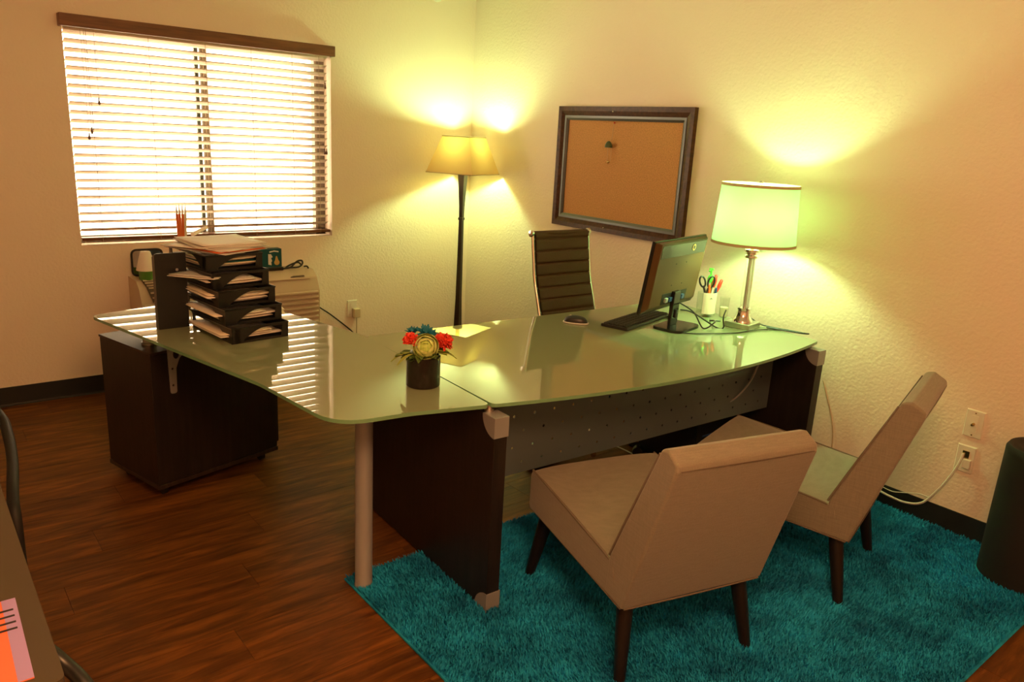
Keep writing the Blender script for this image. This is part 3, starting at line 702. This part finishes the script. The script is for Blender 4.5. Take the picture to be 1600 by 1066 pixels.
def cord(name, label, pts, r=.0036, m='black_plastic', cat='cable', n=6):
    o = MB().tube(smooth_path(pts, 8), r, n).build(name, m, None, smooth=True); return tag(o, label, cat)
z = G1+.0040
cord('lamp_cord', 'black cord looping over the lamp base to the wall edge', [(-.345, -2.575, .80), (-.395, -2.600, .775), (-.408, -2.615, z), (-.43, -2.59, z), (-.50, -2.50, .79), (-.545, -2.465, .80)])
cord('monitor_cable', 'black cable running from the monitor past the lamp base', [(-.575, -2.475, .84), (-.53, -2.53, .80), (-.505, -2.575, z), (-.44, -2.585, .752), (-.385, -2.545, .748), (-.34, -2.490, z), (-.30, -2.52, z)])
cord('keyboard_cable', 'thin black cable curving in front of the lamp base', [(-.70, -2.52, z), (-.655, -2.60, z), (-.55, -2.66, z), (-.43, -2.705, z), (-.30, -2.715, z), (-.22, -2.75, z), (-.155, -2.79, z)], .0028)
cord('power_cable', 'black cables trailing right of the lamp to the desk end', [(-.220, -2.60, .775), (-.195, -2.66, .74), (-.175, -2.715, z), (-.150, -2.80, z), (-.135, -2.865, z), (-.127, -2.885, z), (-.150, -2.862, z), (-.175, -2.79, z), (-.20, -2.71, z)], .0034)

# flower pot
vp = thing('flower_arrangement', 'artificial flowers in a black cylinder pot on the glass wing', 'flower pot', (-2.052, -2.618, G1))
MB().lathe([(.053, 0), (.056, .003), (.056, .103), (.051, .105), (.050, .085), (.0, .085)], 32, caps=False).build('pot', 'pot_black', vp, smooth=True)
def petal_mesh(mb, base, dirv, up, ln, wd, curl, mi=0):
    d = Vector(dirv).normalized(); u = Vector(up).normalized(); s = d.cross(u).normalized(); u = s.cross(d)
    def fn(a, b):
        t = b; wv = wd*math.sin(PI*(.12+.80*t))*(a-.5)*2
        return Vector(base)+d*(ln*t)+u*(curl*ln*t*t-.3*abs(wv)*0)+s*wv+u*(.35*wd*(2*a-1)**2)
    mb.grid(fn, 4, 5, mi)
def dirs(n, seed=0, zmin=-.2):
    out = []; k = 0
    for i in range(n):
        zz = 1-(1-zmin)*(i+.5)/n; a = i*2.39996+seed; r = math.sqrt(max(0, 1-zz*zz)); out.append(Vector((r*math.cos(a), r*math.sin(a), zz)))
    return out
# ranunculus (green), petals are pieces of their own
GC = Vector((-.012, -.030, .140)); face = Vector((-.50, -.78, .42)).normalized()
q = face.to_track_quat('Z', 'Y').to_matrix().to_4x4()
fg = MB().sphere((0, 0, .004), .014, 12, 0, (1, 1, .8), Tr(GC) @ q).build('green_flower', 'petal_green_core', vp, smooth=True); fg['label'] = 'large yellow green bloom'
for ringn, (n, rad, t0, t1) in enumerate(((4, .022, 95, 20), (5, .0285, 105, 34), (5, .035, 112, 48), (6, .041, 118, 62))):
    for k in range(n):
        a = 2*PI*k/n+ringn*.65
        def fn(u, v, a=a, rad=rad, n=n, t0=t0, t1=t1):
            aa = a+(u-.5)*2*PI/n*1.5; e = (2*u-1)**2
            th_ = math.radians(t0+(t1+22*e-t0)*v); R_ = rad*(1+.05*(1-e)*v+.06*v*v+.04*(u-.5))
            return Tr(GC) @ q @ Vector((R_*math.sin(th_)*math.cos(aa), R_*math.sin(th_)*math.sin(aa), R_*math.cos(th_)*.85))
        MB().grid(fn, 6, 6).build('petal', 'petal_green' if ringn > 0 else 'petal_green_core', fg, smooth=True)
def carnation(c, rad, seed, name, mt, lab):
    rnd = random.Random(seed); mb = MB()
    for i, d in enumerate(dirs(70, seed, -.35)):
        up = Vector((rnd.uniform(-1, 1), rnd.uniform(-1, 1), rnd.uniform(-1, 1)))
        petal_mesh(mb, Vector(c)+d*rad*.35, d+up*.25, up, rad*rnd.uniform(.55, .75), rad*.30, rnd.uniform(-.3, .3))
    mb.sphere(c, rad*.55, 10); o = mb.build(name, mt, vp, smooth=False); o['label'] = lab
carnation((.060, -.022, .142), .034, 1, 'carnation', 'petal_red', 'round red orange carnation')
carnation((-.042, .012, .156), .027, 2, 'carnation', 'petal_red', 'smaller red carnation at the left')
def daisy(c, rad, face, seed):
    rnd = random.Random(seed); mb = MB(); f = Vector(face).normalized(); s = f.orthogonal().normalized(); t = f.cross(s)
    for lay in range(3):
        for k in range(11):
            a = 2*PI*k/11+lay*.3+rnd.uniform(-.1, .1); d = s*math.cos(a)+t*math.sin(a)+f*(.15+.35*lay)
            petal_mesh(mb, c, d, f, rad*(1-.2*lay), rad*.16, rnd.uniform(-.1, .3))
    mb.sphere(c, rad*.2, 8); o = mb.build('blue_flower', 'petal_blue', vp); o['label'] = 'teal blue daisy like bloom'
daisy(Vector((.012, .010, .172)), .036, (-.2, -.5, .8), 3); daisy(Vector((-.024, .032, .176)), .026, (-.3, -.2, .9), 4); daisy(Vector((.040, .018, .166)), .026, (.4, -.3, .8), 5)
rnd = random.Random(11)
for k in range(26):
    a = 2*PI*k/26+rnd.uniform(-.1, .1); rr = rnd.uniform(.03, .046); mb = MB()
    d = Vector((math.cos(a), math.sin(a), rnd.uniform(-.15, .5)))
    petal_mesh(mb, (rr*math.cos(a), rr*math.sin(a), rnd.uniform(.096, .118)), d, (0, 0, 1), rnd.uniform(.026, .05), .016, rnd.uniform(-.5, .0))
    mb.build('leaf', rnd.choice(['leaf_green', 'leaf_green', 'leaf_light']), vp, smooth=True)
for a in (-.15, -.45, 2.9, 3.3):
    mb = MB(); petal_mesh(mb, (.046*math.cos(a), .046*math.sin(a), .112), (math.cos(a), math.sin(a), .1), (0, 0, 1), .062, .008, -.5); mb.build('leaf', 'leaf_light', vp, smooth=True)
MB().lathe([(.0, .080), (.046, .084), (.044, .115), (.02, .135), (.0, .14)], 20, caps=False).build('moss', 'leaf_green', vp, smooth=True)

# ============================================================ LETTER TRAYS, PAPERS
TW, TD, THT = .232, .345, .0615
def tray_meshes():
    fl_ = MB().box((.002, .002, .002), (TW-.002, TD-.002, .005))
    sides = []
    def wall(Lw):
        hole = [(.048, .010)]+[(.048+.062*math.sin(a), .010+.036*(1-math.cos(a))) for a in [PI/2*k/8 for k in range(1, 9)]]
        hole = [(.042, .0075)]+[(.042+(.095)*t, .0075+.044*math.sin(t*PI/2)) for t in [k/10 for k in range(1, 11)]]+[(Lw-.024, .0515), (Lw-.030, .0075)]
        return [(0, 0), (Lw, 0), (Lw, THT-.001), (0, THT-.001)], hole
    o, h = wall(TW); sides.append(MB().holed(o, [h], 0, .003, 0, XZ))
    o, h = wall(TD); sides.append(MB().holed(o, [h], 0, .003, 0, YZ))
    sides.append(MB().box((TW-.003, 0, 0), (TW, TD, THT-.001)))
    return fl_.mesh('tray_floor', 'tray_plastic'), [s.mesh('side_wall', 'tray_plastic') for s in sides], MB().tube([(0, 0, THT-.002), (TW, 0, THT-.002), (TW, TD, THT-.002), (0, TD, THT-.002)], .0035, 6, closed=True).mesh('rim', 'tray_plastic', True), MB().prism(fillet([(0, 0), (.036, 0), (.020, .020), (0, .036)], [.012, .002, .01, .002], 4), 0.0, THT-.002).mesh('corner_post', 'tray_plastic')
TF, TS, TRIM, TP = tray_meshes()
TA = math.radians(6.5); TN = Vector((-2.418, -1.867)); ey = Vector((-math.sin(TA), math.cos(TA))); ex = Vector((math.cos(TA), math.sin(TA)))
tier = ['lowest', 'second from the bottom', 'middle', 'second from the top', 'topmost']
def sheets(name, label, loc, rz, specs, cat='papers', group='paper piles in the letter trays'):
    t = thing(name, label, cat, loc, rz, group)
    for (dx, dy, dz, a, w_, d_, curl, mt) in specs:
        def fn(u, v):
            x = (u-.5)*w_; y = (v-.5)*d_; c = curl*((2*u-1)**2*.5+(1-v)**2)
            return Vector((dx, dy, dz+c)) + Rz(a) @ Vector((x, y, 0))
        o = MB().grid(fn, 6, 6).build('sheet', mt, t, smooth=True)
        s = o.modifiers.new('thick', 'SOLIDIFY'); s.thickness = .0022; s.offset = 1
    return t
rnd = random.Random(5)
for k in range(5):
    o2 = TN+ey*(.048*k); z = G1+THT*k
    t = thing('letter_tray', 'black plastic letter tray, %s of the stack of five' % tier[k], 'letter tray', (o2.x, o2.y, z), TA, 'stacked letter trays')
    obj('tray_floor', TF, t)
    for s in TS: obj('side_wall', s, t)
    obj('rim', TRIM, t); obj('corner_post', TP, t)
    c = o2+ex*(TW/2)+ey*(TD/2)
    sp_ = []
    nS = [4, 5, 6, 4, 5][k]
    for j in range(nS):
        sp_.append((rnd.uniform(-.008, .010)-(.036 if j >= nS-2 and k != 4 else 0), rnd.uniform(-.010, .012), .008+j*.0062, rnd.uniform(-.05, .05), .205, .30, rnd.uniform(.0, .006), rnd.choice(['paper', 'paper', 'paper_grey', 'paper_cream'])))
    if k == 4: sp_.insert(3, (0, .01, .0235, .01, .216, .32, .002, 'teal_card'))
    sheets('paper_pile', 'loose white papers lying in the %s letter tray' % tier[k], (c.x, c.y, z), TA, sp_)
# papers that stick out
c = TN+ey*(.048*3+.17)+ex*.03; sheets('loose_papers', 'papers sticking out left from the second highest tray', (c.x-.010, c.y-.06, G1+THT*3+.036), TA+.5, [(0, 0, 0, 0, .15, .21, .006, 'paper'), (.01, .0, .004, .06, .15, .21, .004, 'paper_grey')])
c = TN+ex*.215+ey*.30; sheets('crumpled_papers', 'creased papers sticking out right of the lower trays', (c.x+.065, c.y-.01, G1+THT*1.0+.012), TA-.3, [(0, 0, .0, 0, .13, .22, -.016, 'paper_cream'), (0, .015, .006, .1, .12, .20, -.014, 'paper')])
c = TN+ex*.215+ey*.30; sheets('bent_papers', 'bent papers sticking out right of the middle tray', (c.x+.030, c.y+.05, G1+THT*2.0+.02), TA-.15, [(0, 0, .0, 0, .14, .20, -.012, 'paper'), (0, .01, .007, .12, .13, .20, -.006, 'paper_grey')])
# pile of papers on the top tray
o2 = TN+ey*(.048*4); c = o2+ex*(TW/2)+ey*(TD/2); zt = G1+THT*5+.002
specs = [(-.01, -.005, 0, .12, .235, .32, .0, 'paper_grey'), (.0, .0, .0035, -.05, .23, .31, .001, 'orange_plastic'), (.012, .0, .0065, .02, .25, .31, .002, 'paper'), (-.018, .0, .010, .25, .235, .315, .002, 'paper'), (.02, .0, .0135, -.25, .25, .30, .002, 'paper_grey'), (.012, .01, .017, -.35, .255, .30, .002, 'paper'), (.02, .008, .0205, -.18, .25, .30, .003, 'paper'), (.022, .01, .024, -.30, .26, .30, .004, 'paper')]
sheets('paper_stack', 'thick untidy stack of papers lying on the topmost tray', (c.x+.01, c.y+.0, zt), TA+.25, specs)
rp = thing('rolled_paper', 'small white roll of paper behind the top paper stack', 'paper roll', (c.x+.0, c.y+.165, zt+.028), .5)
MB().tube([(-.05, 0, .008), (.05, .02, .028)], .008, 12).build('roll', 'paper', rp, smooth=True)
# upright file holder left of the trays
fh = thing('file_holder', 'tall black upright file holder left of the letter trays', 'file holder', (-2.588, -1.530, G1), math.radians(2))
MB().prism(fillet([(0, 0), (.118, 0), (.118, .302), (0, .302)], [.002, .002, .004, .012], 4), 0, .004, 0, XZ).build('front_panel', 'tray_plastic', fh)
MB().prism([(.004, 0), (.032, 0), (.032, .285), (.004, .300)], 0, .003, 0, YZ).build('side_panel', 'tray_plastic', fh)
MB().prism([(.004, 0), (.032, 0), (.032, .285), (.004, .300)], .115, .118, 0, YZ).build('side_panel', 'tray_plastic', fh)
MB().box((.003, .004, 0), (.109, .032, .004)).build('bottom', 'tray_plastic', fh); MB().box((.003, .029, 0), (.109, .032, .285)).build('back_panel', 'tray_plastic', fh)
MB().sphere((.082, -.0005, .235), .006, 10).build('rivet', 'silver_paint', fh, smooth=True)

# ============================================================ WALL AIR CONDITIONER
ac = thing('air_conditioner', 'beige wall air conditioner below the window', 'air conditioner', (0, 0, 0))
AX0, AX1 = -2.352, -1.318
pf = fillet([(-.001, .24), (-.235, .24), (-.262, .27), (-.268, .545), (-.225, .628), (-.17, .662), (-.001, .662)], [0, .02, .02, .05, .04, .02, 0], 4)
MB().prism(pf, AX0, AX1, 0, YZ).build('body', 'beige_plastic', ac, bevel=.008)
for k in range(9):
    z = .535-k*.0315; MB().prism(fillet([(-.262, z-.011), (-.279, z-.008), (-.279, z+.006), (-.262, z+.012)], [0, .005, .005, 0], 3), AX0+.012, AX1-.012, 0, YZ).build('front_rib', 'beige_plastic', ac, smooth=True)
gp = [(-.172, .6645), (-.229, .6315), (-.2695, .556)]
gv = MB().add([(-2.325, *gp[0]), (-1.78, *gp[0]), (-1.78, *gp[1]), (-2.315, *gp[1]), (-1.78, *gp[2]), (-2.295, *gp[2])], [(0, 1, 2, 3), (3, 2, 4, 5)]).build('grille_recess', 'beige_dark', ac)
for k in range(7):
    t = k/6*2; i = min(int(t), 1); u = t-i; yy = gp[i][0]+(gp[i+1][0]-gp[i][0])*u; zz = gp[i][1]+(gp[i+1][1]-gp[i][1])*u
    MB().box((-2.318+.014*t, yy-.010, zz-.005), (-1.785, yy+.002, zz+.002)).build('louver', 'beige_plastic', gv)
cdoor = MB().add([(-1.70, -.168, .6665), (-1.37, -.168, .6665), (-1.37, -.240, .622), (-1.70, -.240, .622), (-1.70, -.05, .6665), (-1.37, -.05, .6665), (-1.70, -.168, .660), (-1.37, -.168, .660), (-1.37, -.240, .615), (-1.70, -.240, .615)], [(0, 1, 2, 3), (4, 5, 1, 0), (3, 2, 8, 9), (1, 5, 7), (2, 1, 7, 8), (0, 3, 9, 6)]).build('control_door', 'beige_plastic', ac, bevel=.002)
MB().prism(fillet([(0, 0), (.10, 0), (.10, .012), (.03, .012)], [.003, .005, .005, .01], 3), 0, .002, 0, Tr((-1.50, -.232, .630)) @ Rx(math.radians(32))).build('finger_slot', 'beige_dark', cdoor)
# things on it
af = thing('air_freshener', 'white cone air freshener with green base on the air conditioner', 'air freshener', (-2.288, -.145, .6635))
MB().lathe([(.038, 0), (.040, .004), (.040, .050), (.036, .054)], 20).build('base', 'air_green', af, smooth=True)
MB().lathe([(.052, .052), (.050, .062), (.038, .11), (.027, .152), (.022, .157), (.0, .158)], 24).build('cone', 'air_white', af, smooth=True)
mi = thing('small_mirror', 'small black rimmed mirror standing behind the air freshener', 'mirror', (-2.268, -.075, .6635), 0)
loop = fillet([(-.075, .01), (.085, .01), (.085, .155), (-.075, .155)], .03, 6)
MB().tube([(x, 0, z+.0) for x, z in loop], .006, 8, closed=True).build('rim', 'black_plastic', mi, smooth=True)
MB().prism(loop, .001, .003, 0, XZ).build('glass', 'mirror', mi); MB().box((-.02, .004, .0), (.02, .05, .006)).build('foot', 'black_plastic', mi)
tb = thing('teal_box', 'teal cardboard box with a pear picture on the air conditioner', 'box', (-1.60, -.10, .6645))
MB().box((-.10, -.028, 0), (.098, .03, .130)).build('carton', 'teal_card', tb, bevel=.002)
MB().prism([(.012, .035), (.032, .03), (.03, .05), (.036, .055), (.03, .075), (.04, .08), (.03, .098), (.012, .10)], -.0295, -.0285, 0, XZ).build('printed_shape', 'cloud_white', tb)
MB().prism([(.02, .108), (.05, .113), (.078, .108), (.078, .116), (.05, .121), (.02, .116)], -.0295, -.0285, 0, XZ).build('printed_stripe', 'cloud_white', tb)
MB().prism(circ(.066, .046, .017, 16), -.0295, -.0285, 0, XZ).prism([(.054, .055), (.060, .084), (.067, .086), (.076, .058)], -.0297, -.0286, 0, XZ).build('printed_pear', 'pear_tan', tb)
pa = thing('power_adapter', 'black power adapter with coiled cord on the air conditioner', 'adapter', (-1.585, -.155, .6675))
MB().box((-.06, -.02, 0), (.075, .02, .020)).build('brick', 'black_plastic', pa, bevel=.004)
MB().tube(smooth_path([(.075, 0, .008), (.10, .0, .008), (.13, -.006, .016), (.17, .004, .045), (.20, .0, .05), (.205, 0, .03), (.18, -.004, .012), (.13, .0, .010), (.10, .004, .012), (.14, .008, .03), (.18, .01, .038), (.20, .006, .022)], 6), .0055, 8).build('coiled_cord', 'black_plastic', pa, smooth=True)
MB().tube(smooth_path([(.215, .0, .012), (.235, 0, .012), (.245, .0, -.002)], 5), .005, 8).build('plug', 'black_plastic', pa, smooth=True)
cord('dangling_cord', 'dark cord hanging from the air conditioner down behind the desk', [(-1.308, -.12, .60), (-1.296, -.08, .50), (-1.25, -.02, .41), (-1.12, -.012, .31), (-.99, -.012, .20), (-.93, -.012, .14)], .005)
ob = thing('orange_bundle', 'narrow orange bundle with white tips standing behind the trays', 'bundle', (-2.082, -.125, .6635))
for k, (dx, a) in enumerate(((-.017, -.035), (-.006, -.012), (.006, .012), (.017, .035))):
    s = MB().box((-.0065, -.004, 0), (.0065, .004, .355), 0, Tr((dx*.6, 0, 0)) @ Ry(a)).build('stick', 'orange_plastic' if k < 3 else 'paper_cream', ob, bevel=.001)
    MB().frustum([(x*1.0, y_, .355) for x, y_ in ((-.0055, -.0035), (.0055, -.0035), (.0055, .0035), (-.0055, .0035))], [(x, y_, .405) for x, y_ in ((-.001, -.0035), (.002, -.0035), (.002, .0035), (-.001, .0035))], 0, Tr((dx*.6, 0, 0)) @ Ry(a)).build('tip', 'cloud_white', s)

# ============================================================ WALL PLATES AND CORDS
def plate(name, label, M, w_=.073, h_=.118, cat='outlet'):
    t = thing(name, label, cat, (0, 0, 0)); t.matrix_world = M
    MB().frustum([(-w_/2, 0, -h_/2), (w_/2, 0, -h_/2), (w_/2, 0, h_/2), (-w_/2, 0, h_/2)], [(-w_/2+.004, -.007, -h_/2+.004), (w_/2-.004, -.007, -h_/2+.004), (w_/2-.004, -.007, h_/2-.004), (-w_/2+.004, -.007, h_/2-.004)]).build('plate', 'plate_white', t)
    return t
RW = Rz(-PI/2)   # local -y -> -x world
t = plate('cable_jack', 'cream coaxial jack plate above the outlet on the right wall', Tr((0, -3.592, .500)) @ RW, cat='wall plate')
MB().prism(fillet([(-.014, -.036), (.014, -.036), (.014, .036), (-.014, .036)], .004, 3), -.0085, -.006, 0, XZ).build('insert', 'plate_white', t)
MB().lathe([(.006, 0), (.006, .012), (.0045, .012), (.0045, .022)], 12, 0, Tr((0, -.008, .0)) @ Rx(PI/2)).build('connector', 'brass', t, smooth=True)
for z in (.047, -.047): MB().lathe([(.003, 0), (.003, .0015)], 8, 0, Tr((0, -.007, z)) @ Rx(PI/2)).build('screw', 'brass', t)
t = plate('network_outlet', 'cream wall outlet with plugged cable beside the black bin', Tr((0, -3.587, .344)) @ RW)
MB().box((-.012, -.010, .006), (.014, -.0065, .036)).build('jack', 'brass', t); MB().box((-.002, -.022, -.036), (.028, -.0065, .004)).build('plug', 'plate_white', t, bevel=.003)
cord('white_cable', 'thick white cable from the wall outlet down to the baseboard', [(-.012, -3.580, .368), (-.022, -3.576, .33), (-.03, -3.560, .27), (-.03, -3.525, .19), (-.028, -3.47, .10), (-.024, -3.40, .070), (-.022, -3.33, .070), (-.02, -3.24, .078), (-.02, -3.10, .06)], .0052, 'cord_white')
cord('thin_white_cable', 'thin white cable along the top of the right baseboard', [(-.012, -3.49, .128), (-.010, -3.44, .125), (-.010, -3.38, .105), (-.012, -3.33, .092), (-.012, -3.26, .100), (-.012, -3.15, .115)], .0022, 'cord_white')
t = plate('wall_outlet', 'cream outlet on the window wall with plugged adapter', Tr((-.958, 0, .335)))
for dz in (.022, -.022): MB().prism(circ(0, dz, .017, 18), -.009, -.006, 0, XZ).build('socket', 'plate_white', t)
pg = MB().box((-.006, -.050, -.058), (.042, -.008, .006)).build('plug_adapter', 'beige_plastic', t, bevel=.006)
MB().tube(smooth_path([(.02, -.03, -.056), (.022, -.028, -.12), (.024, -.02, -.22)], 5), .003, 6).build('adapter_cord', 'cord_tan', t)
cord('desk_end_cord', 'thin brown cord hanging on the wall behind the desk end', [(-.012, -2.93, .50), (-.012, -2.955, .44), (-.012, -2.99, .36), (-.012, -3.02, .26), (-.012, -3.03, .13)], .003, 'cord_tan')
dt = thing('smoke_detector', 'small pale detector at the top of the window wall', 'detector', (-.330, 0, 2.425))
MB().lathe([(.045, 0), (.045, .012), (.036, .026), (0, .028)], 24, 0, Rx(PI/2)).build('cover', 'plate_white', dt, smooth=True)

# ============================================================ BIN
bn = thing('black_bin', 'tall black cylindrical bin standing on the rug by the wall', 'bin', (-.165, -3.905, .009))
MB().lathe([(.134, 0), (.140, .006), (.1385, .25), (.136, .500)], 48).build('body', 'bin_black', bn, smooth=True)
MB().lathe([(.136, .500), (.136, .512), (.128, .526), (.110, .532), (.09, .528), (0, .520)], 48, caps=False).build('lid', 'bin_black', bn, smooth=True)

# ============================================================ UNDER THE DESK
pcx = thing('computer_tower', 'black computer tower on the floor under the desk', 'computer', (-.40, -2.37, 0), math.radians(-2.7))
MB().box((-.10, -.24, .012), (.10, .22, .40)).build('case', 'tower_black', pcx, bevel=.006)
MB().box((-.092, -.245, .04), (.092, -.239, .39)).build('rear_panel', 'black_matte', pcx)
for k in range(5): MB().box((-.05, -.248, .10+k*.024), (.08, -.244, .108+k*.024)).build('slot', 'silver_paint' if k == 2 else 'blue_plastic', pcx)
for x in (-.08, .08):
    for yy in (-.2, .18): MB().lathe([(.012, 0), (.012, .012)], 10, 0, Tr((x, yy, 0))).build('foot', 'black_plastic', pcx)
cord('white_floor_cable', 'thin pale cable lying on the floor below the desk', [(-.62, -1.96, .004), (-.57, -2.05, .004), (-.55, -2.20, .004), (-.56, -2.34, .004)], .0035, 'cord_white')
ps = thing('power_strip', 'flat black power strip on the floor under the desk', 'power strip', (-1.02, -2.115, 0), .25)
MB().box((-.11, -.028, 0), (.11, .028, .035)).build('housing', 'black_plastic', ps, bevel=.004)
MB().box((-.09, -.014, .035), (.09, .014, .037)).build('socket_row', 'black_matte', ps)
cord('hanging_grey_cable', 'grey cable hanging below the right end of the glass desk', [(-.33, -2.80, .70), (-.36, -2.80, .62), (-.42, -2.80, .52), (-.50, -2.78, .445), (-.58, -2.745, .415), (-.66, -2.735, .40)], .0045, 'silver_paint')

# ============================================================ LEFT FOREGROUND: glass table, brochure, chair
gt = thing('glass_table', 'glass topped table in the left foreground corner', 'table', (0, 0, 0))
TX1, TY0, TY1, TX0, TZ = -3.246, -3.545, -2.35, -4.05, .75
MB().prism(fillet([(TX0, TY0), (TX1, TY0), (TX1, TY1), (TX0, TY1)], .015, 4), TZ-.012, TZ, 0).build('glass_top', 'table_glass', gt)
MB().box((TX0+.04, TY0+.06, TZ-.035), (TX0+.07, TY1-.06, TZ-.012)).box((TX1-.16, TY0+.06, TZ-.035), (TX1-.13, TY1-.06, TZ-.012)).build('rail', 'black_matte', gt)
MB().lathe([(.012, 0), (.012, .006)], 16, 0, Tr((TX1-.028, TY0+.045, TZ-.018))).build('glass_clip', 'brass', gt, smooth=True)
leg = [(TX1-.14, TY0+.25, TZ-.03), (-3.27, -3.285, .66), (-3.222, -3.300, .61), (-3.185, -3.375, .55), (-3.165, -3.41, .35), (-3.16, -3.42, .0)]
MB().tube(smooth_path(leg, 6), .013, 10).build('leg', 'black_plastic', gt, smooth=True)
for x, yy in ((TX0+.055, TY0+.12), (TX0+.055, TY1-.12), (TX1-.145, TY1-.12)): MB().tube([(x, yy, TZ-.03), (x, yy, 0)], .013, 10).build('leg', 'black_plastic', gt, smooth=True)
bc = thing('brochure', 'orange and mauve brochure lying on the glass table', 'brochure', (-3.281, -3.519, TZ), math.radians(-1.0))
MB().box((-.16, 0, 0), (0, .232, .002)).build('cover', 'brochure_orange', bc)
MB().box((-.020, .0, .002), (0, .232, .0024)).build('mauve_band', 'brochure_mauve', bc); MB().box((-.16, .0, .002), (-.058, .13, .0024)).build('peach_panel', 'brochure_peach', bc)
MB().box((-.16, .135, .0021), (-.052, .185, .0026)).build('black_block', 'brochure_black', bc)
for k in range(4): MB().box((-.052, .138+k*.019, .0024), (-.006, .143+k*.019, .0028)).build('dark_stripe', 'brochure_black', bc)
ch = thing('tubular_chair', 'black tubular arm chair at the left edge behind the table', 'chair', (-3.50, -1.95, 0), 0)
for s, x in ((1, .0), (-1, 0)):
    xx = .33
    pts = [(s*.27, .28, .0), (s*.28, .26, .40), (s*.30, .20, .60), (s*xx*1.02, .08, .585), (s*xx*1.03, -.05, .57), (s*xx, -.22, .55), (s*.305, -.42, .52), (s*.30, -.48, .44), (s*.295, -.48, .10), (s*.29, -.46, .0)]
    MB().tube(smooth_path(pts, 6), .0155, 10).build('side_frame', 'black_matte', ch, smooth=True)
MB().box((-.25, -.28, .42), (.25, .22, .47)).build('seat', 'black_matte', ch, bevel=.015)
MB().box((-.25, .20, .50), (.25, .25, .82)).build('backrest', 'black_matte', ch, bevel=.015)
MB().tube([(-.28, .245, .44), (.28, .245, .44)], .012, 8).tube([(-.295, -.2, .415), (.295, -.2, .415)], .012, 8).tube([(-.295, -.2, .415), (-.295, -.48, .415)], .01, 8).tube([(.295, -.2, .415), (.295, -.48, .415)], .01, 8).tube([(-.2, .24, .44), (-.2, .24, .6)], .012, 8).tube([(.2, .24, .44), (.2, .24, .6)], .012, 8).build('cross_tube', 'black_plastic', ch, smooth=True)
# dark thing at the right edge of the rug
ft = thing('furniture_foot', 'dark rounded furniture foot at the right edge of the photo', 'furniture', (-.452, -4.075, 0))
MB().lathe([(.030, 0), (.034, .01), (.034, .05), (.028, .06), (.024, .12), (.02, .20)], 20).build('foot', 'black_matte', ft, smooth=True)
